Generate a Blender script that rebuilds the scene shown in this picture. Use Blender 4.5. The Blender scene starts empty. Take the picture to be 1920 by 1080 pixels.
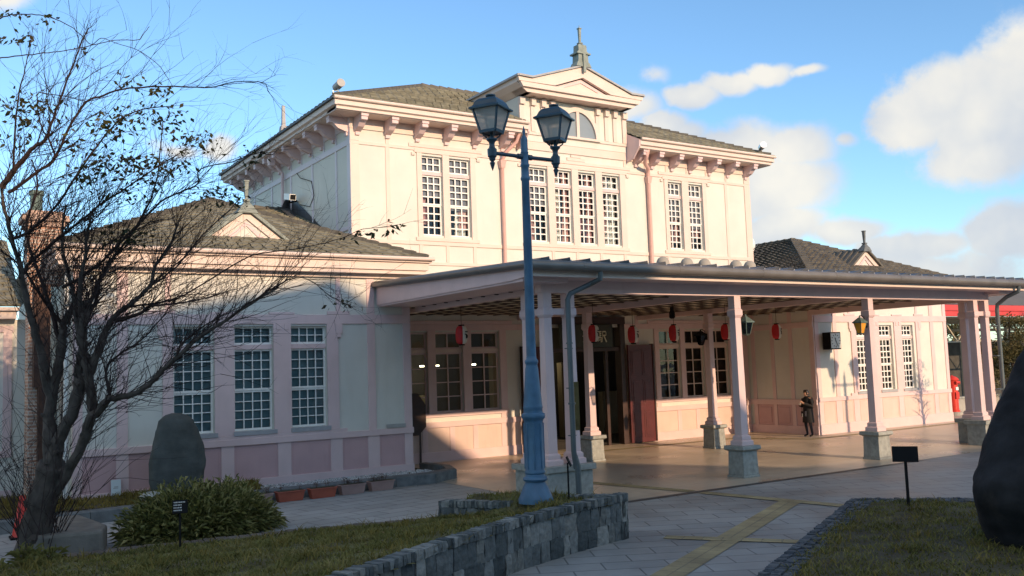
import bpy, bmesh, math, random
import numpy as np
from mathutils import Vector, Matrix
random.seed(7)
S = bpy.context.scene
COL = S.collection
R = math.radians

# ------------------------------------------------------------------ materials
def new_mat(name):
    m = bpy.data.materials.new(name); m.use_nodes = True
    nt = m.node_tree
    for n in list(nt.nodes): nt.nodes.remove(n)
    out = nt.nodes.new('ShaderNodeOutputMaterial')
    return m, nt, out

def N(nt, t, **kw):
    n = nt.nodes.new(t)
    for k, v in kw.items(): setattr(n, k, v)
    return n

def mat(name, col, rough=0.7, var=0.12, scale=3.0, bump=0.0, bscale=40.0, metal=0.0, spec=0.5, col2=None, detail=5, coat=0.0, stain=None):
    """principled surface whose colour drifts between two tones through noise, with optional fine bump"""
    m, nt, out = new_mat(name)
    p = N(nt, 'ShaderNodeBsdfPrincipled')
    tc = N(nt, 'ShaderNodeTexCoord')
    nz = N(nt, 'ShaderNodeTexNoise'); nz.inputs['Scale'].default_value = scale; nz.inputs['Detail'].default_value = detail
    nt.links.new(tc.outputs['Object'], nz.inputs['Vector'])
    mx = N(nt, 'ShaderNodeMix', data_type='RGBA')
    c = col
    a = tuple(max(0, x*(1-var)) for x in c) + (1,)
    b = tuple(min(1, x*(1+var)) for x in c) + (1,)
    if col2: a = tuple(c)+(1,); b = tuple(col2)+(1,)
    mx.inputs[6].default_value = a; mx.inputs[7].default_value = b
    rmp = N(nt, 'ShaderNodeMapRange'); rmp.inputs[1].default_value = .3; rmp.inputs[2].default_value = .7
    nt.links.new(nz.outputs['Fac'], rmp.inputs[0]); nt.links.new(rmp.outputs[0], mx.inputs[0])
    colout = mx.outputs[2]
    if stain:   # streaky dirt with a shape of its own
        sc, amt, scol = stain
        mp = N(nt, 'ShaderNodeMapping'); mp.inputs['Scale'].default_value = sc
        nt.links.new(tc.outputs['Object'], mp.inputs[0])
        n2 = N(nt, 'ShaderNodeTexNoise'); n2.inputs['Scale'].default_value = 1.0; n2.inputs['Detail'].default_value = 6
        nt.links.new(mp.outputs[0], n2.inputs['Vector'])
        r2 = N(nt, 'ShaderNodeMapRange'); r2.inputs[1].default_value = .55; r2.inputs[2].default_value = .8; r2.inputs[4].default_value = amt
        nt.links.new(n2.outputs['Fac'], r2.inputs[0])
        m2 = N(nt, 'ShaderNodeMix', data_type='RGBA'); m2.inputs[7].default_value = tuple(scol)+(1,)
        nt.links.new(r2.outputs[0], m2.inputs[0]); nt.links.new(colout, m2.inputs[6]); colout = m2.outputs[2]
    nt.links.new(colout, p.inputs['Base Color'])
    p.inputs['Roughness'].default_value = rough; p.inputs['Metallic'].default_value = metal
    p.inputs['Specular IOR Level'].default_value = spec
    p.inputs['Coat Weight'].default_value = coat
    if bump:
        n3 = N(nt, 'ShaderNodeTexNoise'); n3.inputs['Scale'].default_value = bscale; n3.inputs['Detail'].default_value = 6
        nt.links.new(tc.outputs['Object'], n3.inputs['Vector'])
        bp = N(nt, 'ShaderNodeBump'); bp.inputs['Strength'].default_value = bump; bp.inputs['Distance'].default_value = .02
        nt.links.new(n3.outputs['Fac'], bp.inputs['Height']); nt.links.new(bp.outputs[0], p.inputs['Normal'])
    nt.links.new(p.outputs[0], out.inputs[0])
    return m

def island_mat(name, cols, rough=0.8, bump=.3, bscale=25, spec=.3, trans=0.0, pscale=0.0):
    """colour picked per loose piece (leaf, stone, tile) from a ramp"""
    m, nt, out = new_mat(name)
    p = N(nt, 'ShaderNodeBsdfPrincipled')
    g = N(nt, 'ShaderNodeNewGeometry')
    rp = N(nt, 'ShaderNodeValToRGB')
    el = rp.color_ramp.elements
    while len(el) < len(cols): el.new(0.5)
    for i, c in enumerate(cols):
        el[i].position = i/(len(cols)-1); el[i].color = tuple(c)+(1,)
    tc = N(nt, 'ShaderNodeTexCoord')
    if pscale:
        nz0 = N(nt, 'ShaderNodeTexNoise'); nz0.inputs['Scale'].default_value = pscale
        nt.links.new(tc.outputs['Object'], nz0.inputs['Vector'])
        ad = N(nt, 'ShaderNodeMath', operation='MULTIPLY_ADD'); ad.inputs[1].default_value = .45
        nt.links.new(g.outputs['Random Per Island'], ad.inputs[0])
        mr = N(nt, 'ShaderNodeMapRange'); mr.inputs[1].default_value = .3; mr.inputs[2].default_value = .7; mr.inputs[4].default_value = .55
        nt.links.new(nz0.outputs['Fac'], mr.inputs[0]); nt.links.new(mr.outputs[0], ad.inputs[2])
        nt.links.new(ad.outputs[0], rp.inputs[0])
    else:
        nt.links.new(g.outputs['Random Per Island'], rp.inputs[0])
    nz = N(nt, 'ShaderNodeTexNoise'); nz.inputs['Scale'].default_value = bscale; nz.inputs['Detail'].default_value = 6
    nt.links.new(tc.outputs['Object'], nz.inputs['Vector'])
    mm = N(nt, 'ShaderNodeMix', data_type='RGBA', blend_type='MULTIPLY'); mm.inputs[0].default_value = .5
    nt.links.new(rp.outputs[0], mm.inputs[6])
    mr2 = N(nt, 'ShaderNodeMapRange'); mr2.inputs[1].default_value = .3; mr2.inputs[2].default_value = .7; mr2.inputs[3].default_value = .35; mr2.inputs[4].default_value = 1.2
    nt.links.new(nz.outputs['Fac'], mr2.inputs[0]); nt.links.new(mr2.outputs[0], mm.inputs[7])
    nt.links.new(mm.outputs[2], p.inputs['Base Color'])
    p.inputs['Roughness'].default_value = rough; p.inputs['Specular IOR Level'].default_value = spec
    if bump:
        bp = N(nt, 'ShaderNodeBump'); bp.inputs['Strength'].default_value = bump; bp.inputs['Distance'].default_value = .03
        nt.links.new(nz.outputs['Fac'], bp.inputs['Height']); nt.links.new(bp.outputs[0], p.inputs['Normal'])
    sh = p.outputs[0]
    if trans:
        tr = N(nt, 'ShaderNodeBsdfTranslucent'); nt.links.new(mm.outputs[2], tr.inputs[0])
        ms = N(nt, 'ShaderNodeMixShader'); ms.inputs[0].default_value = trans
        nt.links.new(sh, ms.inputs[1]); nt.links.new(tr.outputs[0], ms.inputs[2]); sh = ms.outputs[0]
    nt.links.new(sh, out.inputs[0])
    return m

def brick_mat(name, c1, c2, mortar, bw, bh, msize=.012, rough=.75, offset=.5, bump=.4, rot=0.0, nvar=.25, nscale=1.2, vert=False, spec=.5):
    m, nt, out = new_mat(name)
    p = N(nt, 'ShaderNodeBsdfPrincipled'); tc = N(nt, 'ShaderNodeTexCoord')
    mp = N(nt, 'ShaderNodeMapping'); mp.inputs['Rotation'].default_value = (0, 0, rot)
    if vert:
        sp = N(nt, 'ShaderNodeSeparateXYZ'); ad = N(nt, 'ShaderNodeMath', operation='ADD'); cb = N(nt, 'ShaderNodeCombineXYZ')
        nt.links.new(tc.outputs['Object'], sp.inputs[0]); nt.links.new(sp.outputs[0], ad.inputs[0]); nt.links.new(sp.outputs[1], ad.inputs[1]); nt.links.new(ad.outputs[0], cb.inputs[0]); nt.links.new(sp.outputs[2], cb.inputs[1]); nt.links.new(cb.outputs[0], mp.inputs[0])
    else: nt.links.new(tc.outputs['Object'], mp.inputs[0])
    b = N(nt, 'ShaderNodeTexBrick'); b.offset = offset
    b.inputs['Scale'].default_value = 1; b.inputs['Brick Width'].default_value = bw; b.inputs['Row Height'].default_value = bh
    b.inputs['Mortar Size'].default_value = msize; b.inputs['Mortar Smooth'].default_value = .3
    b.inputs['Color1'].default_value = tuple(c1)+(1,); b.inputs['Color2'].default_value = tuple(c2)+(1,); b.inputs['Mortar'].default_value = tuple(mortar)+(1,)
    nt.links.new(mp.outputs[0], b.inputs['Vector'])
    nz = N(nt, 'ShaderNodeTexNoise'); nz.inputs['Scale'].default_value = nscale; nz.inputs['Detail'].default_value = 8; nz.inputs['Roughness'].default_value = .65
    nt.links.new(tc.outputs['Object'], nz.inputs['Vector'])
    mr = N(nt, 'ShaderNodeMapRange'); mr.inputs[1].default_value = .3; mr.inputs[2].default_value = .7; mr.inputs[3].default_value = 1-nvar; mr.inputs[4].default_value = 1+nvar
    nt.links.new(nz.outputs['Fac'], mr.inputs[0])
    mm = N(nt, 'ShaderNodeMix', data_type='RGBA', blend_type='MULTIPLY'); mm.inputs[0].default_value = 1
    nt.links.new(b.outputs['Color'], mm.inputs[6]); nt.links.new(mr.outputs[0], mm.inputs[7])
    nt.links.new(mm.outputs[2], p.inputs['Base Color'])
    p.inputs['Specular IOR Level'].default_value = spec
    rr = N(nt, 'ShaderNodeMapRange'); rr.inputs[1].default_value = .3; rr.inputs[2].default_value = .7; rr.inputs[3].default_value = rough-.15; rr.inputs[4].default_value = rough+.12
    nt.links.new(nz.outputs['Fac'], rr.inputs[0]); nt.links.new(rr.outputs[0], p.inputs['Roughness'])
    iv = N(nt, 'ShaderNodeMath', operation='MULTIPLY_ADD'); iv.inputs[1].default_value = -1; 
    n4 = N(nt, 'ShaderNodeTexNoise'); n4.inputs['Scale'].default_value = 9; n4.inputs['Detail'].default_value = 8
    nt.links.new(tc.outputs['Object'], n4.inputs['Vector'])
    nt.links.new(b.outputs['Fac'], iv.inputs[0]); nt.links.new(n4.outputs['Fac'], iv.inputs[2])
    bp = N(nt, 'ShaderNodeBump'); bp.inputs['Strength'].default_value = bump; bp.inputs['Distance'].default_value = .012
    nt.links.new(iv.outputs[0], bp.inputs['Height']); nt.links.new(bp.outputs[0], p.inputs['Normal'])
    nt.links.new(p.outputs[0], out.inputs[0])
    return m

def glass_mat(name, tint=(.9, .95, .95), refl=1.0, f0=1.5, rough=.02):
    m, nt, out = new_mat(name)
    tr = N(nt, 'ShaderNodeBsdfTransparent'); tr.inputs[0].default_value = tuple(tint)+(1,)
    gl = N(nt, 'ShaderNodeBsdfGlossy'); gl.inputs['Roughness'].default_value = rough
    tc = N(nt, 'ShaderNodeTexCoord')
    nz = N(nt, 'ShaderNodeTexNoise'); nz.inputs['Scale'].default_value = 2.2
    nt.links.new(tc.outputs['Object'], nz.inputs['Vector'])
    bp = N(nt, 'ShaderNodeBump'); bp.inputs['Strength'].default_value = .08; bp.inputs['Distance'].default_value = .05
    nt.links.new(nz.outputs['Fac'], bp.inputs['Height']); nt.links.new(bp.outputs[0], gl.inputs['Normal'])
    fr = N(nt, 'ShaderNodeFresnel'); fr.inputs[0].default_value = f0
    mu = N(nt, 'ShaderNodeMath', operation='MULTIPLY'); mu.inputs[1].default_value = refl
    nt.links.new(fr.outputs[0], mu.inputs[0])
    ms = N(nt, 'ShaderNodeMixShader')
    nt.links.new(mu.outputs[0], ms.inputs[0]); nt.links.new(tr.outputs[0], ms.inputs[1]); nt.links.new(gl.outputs[0], ms.inputs[2])
    nt.links.new(ms.outputs[0], out.inputs[0])
    return m

def emit_mat(name, col, st):
    m, nt, out = new_mat(name)
    e = N(nt, 'ShaderNodeEmission'); e.inputs[0].default_value = tuple(col)+(1,); e.inputs[1].default_value = st
    nt.links.new(e.outputs[0], out.inputs[0]); return m

CREAM = (.655, .64, .575); PINK = (.69, .52, .505); DPINK = (.55, .355, .355)
M = {}
M['cream'] = mat('cream_plaster', CREAM, .75, .05, 1.2, .12, 60, stain=((3, 3, .5), .22, (.52, .46, .36)))
M['pink'] = mat('pink_painted_timber', PINK, .55, .05, 2, .08, 50, stain=((4, 4, .7), .22, (.5, .36, .32)))
M['palepink'] = mat('pale_pink_painted_timber', (.71, .575, .50), .55, .04, 2, .06, 50)
M['dpink'] = mat('dusty_pink_board', DPINK, .6, .06, 1.5, .1, 40, stain=((5, 5, .8), .25, (.42, .26, .24)))
M['white'] = mat('white_sash_paint', (.83, .82, .77), .45, .04, 6)
M['sill'] = mat('grey_sill', (.36, .36, .37), .6, .1, 6)
M['glass'] = glass_mat('window_glass')
M['glass_dark'] = glass_mat('window_glass_tinted', (.72, .80, .82), 1.0)
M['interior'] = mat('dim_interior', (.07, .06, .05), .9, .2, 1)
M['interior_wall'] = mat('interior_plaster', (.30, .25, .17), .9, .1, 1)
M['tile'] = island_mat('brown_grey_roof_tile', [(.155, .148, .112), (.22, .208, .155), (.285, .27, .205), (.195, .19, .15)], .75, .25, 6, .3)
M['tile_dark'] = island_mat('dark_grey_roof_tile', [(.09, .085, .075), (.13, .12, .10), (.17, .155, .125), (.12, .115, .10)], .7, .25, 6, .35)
M['ridge'] = mat('ridge_cap', (.12, .11, .09), .75, .25, 4, .3, 20)
M['patina'] = mat('weathered_green_metal', (.22, .25, .22), .6, .25, 5, .15, 20)
M['darkmetal'] = mat('dark_sheet_metal', (.055, .055, .06), .45, .3, 3, .1, 20, spec=.5)
M['gutter'] = mat('grey_gutter', (.17, .155, .14), .38, .15, 2.5, .05, 20, metal=.2)
M['gutter_wall'] = mat('pink_pipe', (.70, .42, .36), .45, .05, 4)
M['pipe'] = mat('grey_green_pipe', (.10, .12, .125), .4, .12, 3, metal=.1)
M['wood_dark'] = mat('dark_brown_timber', (.045, .022, .016), .5, .3, 4, .15, 30)
M['wain_sunlit'] = mat('sunlit_dusty_pink_board', (.66, .50, .435), .6, .06, 1.5, .1, 40, stain=((5, 5, .8), .25, (.46, .32, .28)))  # lighter copy of the dusty pink, with sunlight put into the colour
M['wood_red'] = mat('dark_red_door', (.095, .018, .016), .42, .18, 4, .1, 30)
M['batten'] = mat('dark_ceiling_batten', (.075, .050, .035), .6, .2, 6)
M['ceil'] = mat('cream_ceiling', (.78, .68, .50), .7, .06, 2)
M['granite'] = mat('grey_granite', (.30, .31, .28), .7, .22, 9, .25, 60, stain=((2, 2, 3), .5, (.17, .18, .16)))
M['granite_dark'] = mat('dark_granite', (.13, .14, .14), .6, .3, 6, .3, 40)
M['lamp'] = mat('blue_lamp_paint', (.060, .142, .235), .42, .18, 5, .12, 45, spec=.45, stain=((5, 5, 1.6), .5, (.035, .07, .10)))
M['lamp_dark'] = mat('dark_teal_lamp_paint', (.028, .06, .085), .38, .15, 3, spec=.5)
def frost():
    m, nt, out = new_mat('frosted_lamp_glass')
    d = N(nt, 'ShaderNodeBsdfTranslucent'); d.inputs[0].default_value = (.75, .73, .68, 1)
    d2 = N(nt, 'ShaderNodeBsdfDiffuse'); d2.inputs[0].default_value = (.62, .60, .56, 1)
    t = N(nt, 'ShaderNodeBsdfTransparent'); t.inputs[0].default_value = (.85, .85, .83, 1)
    a = N(nt, 'ShaderNodeMixShader'); a.inputs[0].default_value = .5
    b = N(nt, 'ShaderNodeMixShader')
    tc = N(nt, 'ShaderNodeTexCoord'); nz = N(nt, 'ShaderNodeTexNoise'); nz.inputs['Scale'].default_value = 4
    nt.links.new(tc.outputs['Object'], nz.inputs['Vector'])
    mr = N(nt, 'ShaderNodeMapRange'); mr.inputs[3].default_value = .12; mr.inputs[4].default_value = .4
    nt.links.new(nz.outputs['Fac'], mr.inputs[0]); nt.links.new(mr.outputs[0], b.inputs[0])
    nt.links.new(d.outputs[0], a.inputs[1]); nt.links.new(d2.outputs[0], a.inputs[2])
    nt.links.new(a.outputs[0], b.inputs[1]); nt.links.new(t.outputs[0], b.inputs[2]); nt.links.new(b.outputs[0], out.inputs[0])
    return m
M['frost'] = frost()
M['bark'] = mat('grey_brown_bark', (.085, .070, .060), .9, .4, 6, .8, 18, spec=.2, stain=((6, 6, 2), .5, (.12, .12, .10)))
M['twig'] = mat('dark_twig', (.042, .028, .026), .85, .3, 8, spec=.2)
M['leaf'] = island_mat('late_autumn_leaf', [(.022, .032, .010), (.045, .052, .014), (.085, .078, .02), (.04, .03, .014)], .6, 0, 10, .35, .25)
M['bamboo_leaf'] = island_mat('bamboo_grass_leaf', [(.07, .08, .022), (.18, .18, .05), (.34, .32, .10), (.52, .46, .20)], .55, 0, 8, .4, .2)
M['grass'] = island_mat('winter_grass_blade', [(.075, .075, .022), (.16, .155, .042), (.25, .225, .07), (.30, .24, .11)], .75, 0, 3, .2, .2, pscale=1.3)
M['grass_gold'] = island_mat('golden_grass_blade', [(.11, .085, .02), (.20, .155, .035), (.29, .22, .06), (.15, .14, .04)], .75, 0, 3, .2, .2, pscale=1.3)
M['soil'] = mat('mossy_soil', (.055, .042, .024), .95, .4, 2.2, .8, 18, col2=(.16, .15, .05))
M['soil_dry'] = mat('dry_soil', (.05, .036, .022), .95, .4, 3, .8, 18, col2=(.085, .075, .03))
M['stone'] = island_mat('rough_wall_stone', [(.06, .072, .075), (.12, .135, .135), (.20, .215, .21), (.29, .295, .275), (.09, .10, .092)], .85, .9, 14, .3)
M['sett'] = island_mat('dark_sett_stone', [(.05, .06, .07), (.09, .10, .115), (.14, .15, .16), (.075, .08, .09)], .8, .6, 18, .3)
M['joint'] = mat('dark_joint', (.035, .037, .037), .95, .3, 8, .4, 30)
M['edging'] = island_mat('old_brick_edging', [(.12, .10, .085), (.17, .14, .115), (.21, .18, .15), (.10, .085, .07)], .85, .4, 20, .3)
M['paver'] = brick_mat('plaza_paver', (.24, .245, .235), (.285, .285, .27), (.125, .125, .12), .9, .45, .014, .55, .5, .35, 0.49, .36, .45)
M['floor'] = brick_mat('porch_floor_tile', (.46, .385, .29), (.50, .42, .315), (.33, .28, .215), 1.2, .6, .008, .36, .5, .06, 0, .22, .5, spec=.22)
M['path'] = brick_mat('pale_path_paver', (.32, .33, .315), (.37, .375, .36), (.16, .16, .155), .8, .42, .016, .65, .5, .4, -.18, .2, .8)
M['tactile'] = brick_mat('yellow_tactile_block', (.29, .235, .125), (.33, .265, .14), (.20, .17, .105), .3, .3, .012, .7, 0, .6, 0, .45, 1.1)
M['drain'] = mat('dark_drain_grate', (.06, .062, .06), .5, .3, 6, .3, 60)
M['rock'] = mat('dark_boulder', (.020, .020, .022), .85, .5, 2.6, 1.0, 7, detail=9, spec=.2, stain=((2.5, 2.5, 1.5), .55, (.06, .05, .04)))
M['monument'] = mat('grey_green_monument_stone', (.062, .070, .066), .8, .35, 3, .6, 14, stain=((1, 1, 4), .5, (.13, .13, .12)))
M['flatstone'] = mat('flat_bench_stone', (.17, .155, .13), .8, .25, 4, .5, 15)
M['black'] = mat('black_sign_paint', (.012, .012, .013), .8, .1, 6, spec=.15)
M['signtext'] = mat('pale_sign_lettering', (.55, .55, .52), .6, .1, 10)
M['terracotta'] = mat('terracotta_plastic', (.36, .085, .045), .55, .12, 5)
M['mauve'] = mat('faded_mauve_plastic', (.34, .22, .19), .6, .1, 5)
M['gravel'] = island_mat('white_gravel', [(.35, .35, .34), (.55, .55, .53), (.7, .7, .68), (.25, .25, .24)], .8, .2, 30, .3)
M['red'] = mat('red_paint', (.62, .035, .018), .4, .08, 3, spec=.5)
M['redfascia'] = mat('red_fascia', (.60, .05, .045), .5, .1, 2)
M['lanternred'] = mat('red_lantern_paper', (.55, .012, .014), .6, .08, 6)
M['lanternwhite'] = mat('white_lantern_paper', (.74, .66, .55), .7, .04, 6)
M['clockface'] = mat('clock_dial', (.62, .62, .58), .4, .03, 6)
M['copper'] = mat('verdigris_lantern', (.12, .17, .145), .5, .25, 8, metal=.2)
M['amber'] = mat('amber_glass', (.75, .33, .03), .35, .15, 10)
M['brick'] = brick_mat('red_chimney_brick', (.40, .20, .13), (.52, .32, .23), (.56, .48, .40), .22, .075, .014, .85, .5, .4, 0, .3, 3, True)
M['coat'] = mat('black_coat', (.012, .012, .014), .85, .2, 8, .2, 40)
M['trouser'] = mat('dark_trousers', (.02, .02, .028), .85, .2, 8)
M['skin'] = mat('skin', (.52, .30, .21), .55, .05, 8)
M['hair'] = mat('dark_hair', (.014, .010, .009), .45, .2, 30)
M['pinkcloth'] = mat('pink_floral_curtain', (.62, .30, .30), .9, .0, 9, col2=(.72, .56, .52))
M['lace'] = mat('white_lace_curtain', (.66, .66, .62), .9, .12, 14)
M['teal_backing'] = mat('teal_pane_backing', (.30, .40, .40), .85, .08, 3)
M['blind'] = mat('grey_roller_blind', (.20, .20, .235), .85, .08, 2)
M['silver'] = mat('silver_metal', (.5, .5, .5), .3, .1, 4, metal=.8)
M['greybox'] = mat('grey_fixture', (.38, .37, .35), .5, .1, 5)
M['conc'] = mat('pale_concrete', (.34, .32, .28), .85, .15, 2, .2, 30)
M['steel'] = mat('cream_steel_truss', (.46, .40, .28), .6, .1, 3)
M['bush'] = island_mat('olive_hedge_leaf', [(.05, .055, .02), (.11, .105, .04), (.22, .19, .085), (.30, .25, .12)], .7, 0, 6, .3, .2)
M['tubelight'] = emit_mat('fluorescent_tube', (1, .86, .56), 6.0)

# ------------------------------------------------------------------ mesh builder
class MB:
    def __init__(s): s.v = []; s.f = []; s.m = []; s.cur = 0
    def add(s, vs, fs):
        b = len(s.v); s.v.extend([tuple(v) for v in vs])
        for f in fs: s.f.append([i+b for i in f]); s.m.append(s.cur)
        return s
    def box(s, x0, x1, y0, y1, z0, z1):
        vs = [(x0,y0,z0),(x1,y0,z0),(x1,y1,z0),(x0,y1,z0),(x0,y0,z1),(x1,y0,z1),(x1,y1,z1),(x0,y1,z1)]
        return s.add(vs, [(0,3,2,1),(4,5,6,7),(0,1,5,4),(1,2,6,5),(2,3,7,6),(3,0,4,7)])
    def frus(s, cx, cy, z0, z1, a, b=None, ay=None, by=None):
        """square frustum, half sizes a at the bottom and b on top"""
        b = a if b is None else b; ay = a if ay is None else ay; by = b if by is None else by
        vs = [(cx-a,cy-ay,z0),(cx+a,cy-ay,z0),(cx+a,cy+ay,z0),(cx-a,cy+ay,z0),(cx-b,cy-by,z1),(cx+b,cy-by,z1),(cx+b,cy+by,z1),(cx-b,cy+by,z1)]
        return s.add(vs, [(0,3,2,1),(4,5,6,7),(0,1,5,4),(1,2,6,5),(2,3,7,6),(3,0,4,7)])
    def obox(s, c, h, mt):
        vs = [Vector(c)+mt@Vector((sx*h[0], sy*h[1], sz*h[2])) for sz in (-1,1) for sx, sy in ((-1,-1),(1,-1),(1,1),(-1,1))]
        return s.add(vs, [(0,3,2,1),(4,5,6,7),(0,1,5,4),(1,2,6,5),(2,3,7,6),(3,0,4,7)])
    def bar(s, a, b, w, h):
        a, b = Vector(a), Vector(b); d = b-a; L = d.length; d.normalize()
        up = Vector((0,0,1)) if abs(d.z) < .95 else Vector((0,1,0))
        sd = d.cross(up).normalized(); u = sd.cross(d)
        return s.obox((a+b)/2, (L/2, w/2, h/2), Matrix((d, sd, u)).transposed())
    def prism(s, pts, axis, a, b):
        """2-D outline extruded along an axis; outline in the other two axes in xyz order"""
        n = len(pts)
        def P(p, t):
            q = list(p); q.insert(axis, t); return tuple(q)
        vs = [P(p, a) for p in pts]+[P(p, b) for p in pts]
        fs = [list(range(n))[::-1], list(range(n, 2*n))]
        for i in range(n): j = (i+1) % n; fs.append((i, j, j+n, i+n))
        return s.add(vs, fs)
    def quad(s, *p): return s.add(p, [tuple(range(len(p)))])
    def tube(s, pts, r, n=8, caps=True):
        pts = [Vector(p) for p in pts]
        if not hasattr(r, '__len__'): r = [r]*len(pts)
        vs = []; fs = []; u = None
        for i, p in enumerate(pts):
            d = (pts[min(i+1, len(pts)-1)]-pts[max(i-1, 0)])
            if d.length < 1e-9: d = Vector((0,0,1))
            d.normalize()
            if u is None: u = d.orthogonal().normalized()
            else:
                u = u-d*u.dot(d)
                u = u.normalized() if u.length > 1e-6 else d.orthogonal().normalized()
            w = d.cross(u)
            for k in range(n):
                t = 2*math.pi*k/n; vs.append(p+(u*math.cos(t)+w*math.sin(t))*r[i])
        for i in range(len(pts)-1):
            for k in range(n):
                k2 = (k+1) % n; fs.append((i*n+k, i*n+k2, (i+1)*n+k2, (i+1)*n+k))
        if caps: fs.append(list(range(n))[::-1]); fs.append([(len(pts)-1)*n+k for k in range(n)])
        return s.add(vs, fs)
    def lathe(s, cx, cy, prof, n=20, rot=0.0):
        vs = []; fs = []
        for (r, z) in prof:
            for k in range(n):
                t = 2*math.pi*k/n+rot; vs.append((cx+r*math.cos(t), cy+r*math.sin(t), z))
        for i in range(len(prof)-1):
            for k in range(n):
                k2 = (k+1) % n; fs.append((i*n+k, i*n+k2, (i+1)*n+k2, (i+1)*n+k))
        fs.append(list(range(n))[::-1]); fs.append([(len(prof)-1)*n+k for k in range(n)])
        return s.add(vs, fs)
    def build(s, name, mats, parent=None, label=None, smooth=False, bevel=0.0, origin=None, fixn=True):
        me = bpy.data.meshes.new(name)
        org = Vector((0,0,0))
        if parent is not None: org = Vector(parent['_o'])
        elif origin is not None: org = Vector(origin)
        me.from_pydata([(v[0]-org.x, v[1]-org.y, v[2]-org.z) for v in s.v], [], s.f)
        if not isinstance(mats, (list, tuple)): mats = [mats]
        for m_ in mats: me.materials.append(m_)
        if len(mats) > 1: me.polygons.foreach_set('material_index', s.m)
        if fixn:
            bm = bmesh.new(); bm.from_mesh(me); bmesh.ops.recalc_face_normals(bm, faces=bm.faces); bm.to_mesh(me); bm.free()
        if smooth:
            me.polygons.foreach_set('use_smooth', [True]*len(me.polygons))
            if hasattr(me, 'set_sharp_from_angle'): me.set_sharp_from_angle(angle=R(40))
        me.update()
        o = bpy.data.objects.new(name, me); COL.objects.link(o)
        if parent is not None:
            o.parent = parent; o['_o'] = tuple(org)
        else:
            o.location = org; o['_o'] = tuple(org)
        if label: o['label'] = label
        if bevel:
            b = o.modifiers.new('bevel', 'BEVEL'); b.width = bevel; b.segments = 2; b.limit_method = 'ANGLE'; b.angle_limit = R(40)
        return o

def thing(name, label, cat, loc=(0,0,0), group=None):
    o = bpy.data.objects.new(name, None); COL.objects.link(o)
    o.location = loc; o['_o'] = tuple(loc); o['label'] = label; o['category'] = cat
    o.empty_display_size = .2
    if group: o['group'] = group
    return o
def tag(o, label=None, cat=None, group=None, kind=None):
    if label: o['label'] = label
    if cat: o['category'] = cat
    if group: o['group'] = group
    if kind: o['kind'] = kind
    return o
def struct(o): o['kind'] = 'structure'; return o
def copy_tree(o, parent=None):
    c = o.copy(); COL.objects.link(c)
    if parent is not None: c.parent = parent
    for ch in [x for x in COL.objects if x.parent == o]: copy_tree(ch, c)
    return c
def dup(root, loc, rotz=None, label=None):
    c = copy_tree(root); c.location = loc
    if rotz is not None: c.rotation_euler = (0, 0, rotz)
    if label: c['label'] = label
    return c
SUN_E, SKY_S, CLOUD_S, EXPO = 3.0, .15, .66, 0.68
SHADE_PROFILE = [(-30,4.6),(-2,5.0),(1.6,5.7),(3.4,6.33),(5.3,6.55),(7.3,6.9),(8.6,7.15),(9.35,7.36),(10.25,6.75),(13.9,4.1),(15.4,3.0),(16.8,1.75),(18.8,.35),(20.5,.15),(60,.15)]
# azimuth from north (the facade normal), elevation, half widths, weight
CLOUDS = [(58.6,14.4,3.3,3.1,1.3),(60.8,13.5,4.1,4.0,1.3),(62.9,14.6,3.2,3.8,1.2),(57.2,12.7,2.3,1.7,1.1),(60.5,10.8,3.8,2.5,1.0),(44.8,16.2,2.3,.8,1.0),(47.2,16.7,2.3,.9,1.0),(49.3,17.0,2.0,.95,1.0),(51.5,16.9,1.5,.5,.8),(42.6,17.4,1.1,.7,.45),(41.2,15.6,2.3,1.2,.8),(44,14.0,2.3,1.2,.9),(46.8,12.8,5.0,2.2,1.1),(50.3,12.4,3.4,1.9,1.0),(48.5,10.2,5.4,2.4,1.1),(43.2,14.6,1.8,1.2,1),(53.5,12.6,1.0,.5,.6),(49.6,7.6,3.6,1.6,1.0),(53,7,3.3,1.2,1.0),(57,5.8,4.2,1.3,1.0),(61.5,6.2,3.3,2.1,1.0),(55,4.3,10,2,.9),(15.7,13.7,1.2,1.1,.8),(13.6,13.4,1.2,.5,.5),(3.5,20.4,2.4,.9,.7),(-62,42,38,22,1.3),(125,45,38,22,1.3),(-140,52,45,20,1.2)]  # last, widest clouds are out of view, added to brighten the shade
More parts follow.
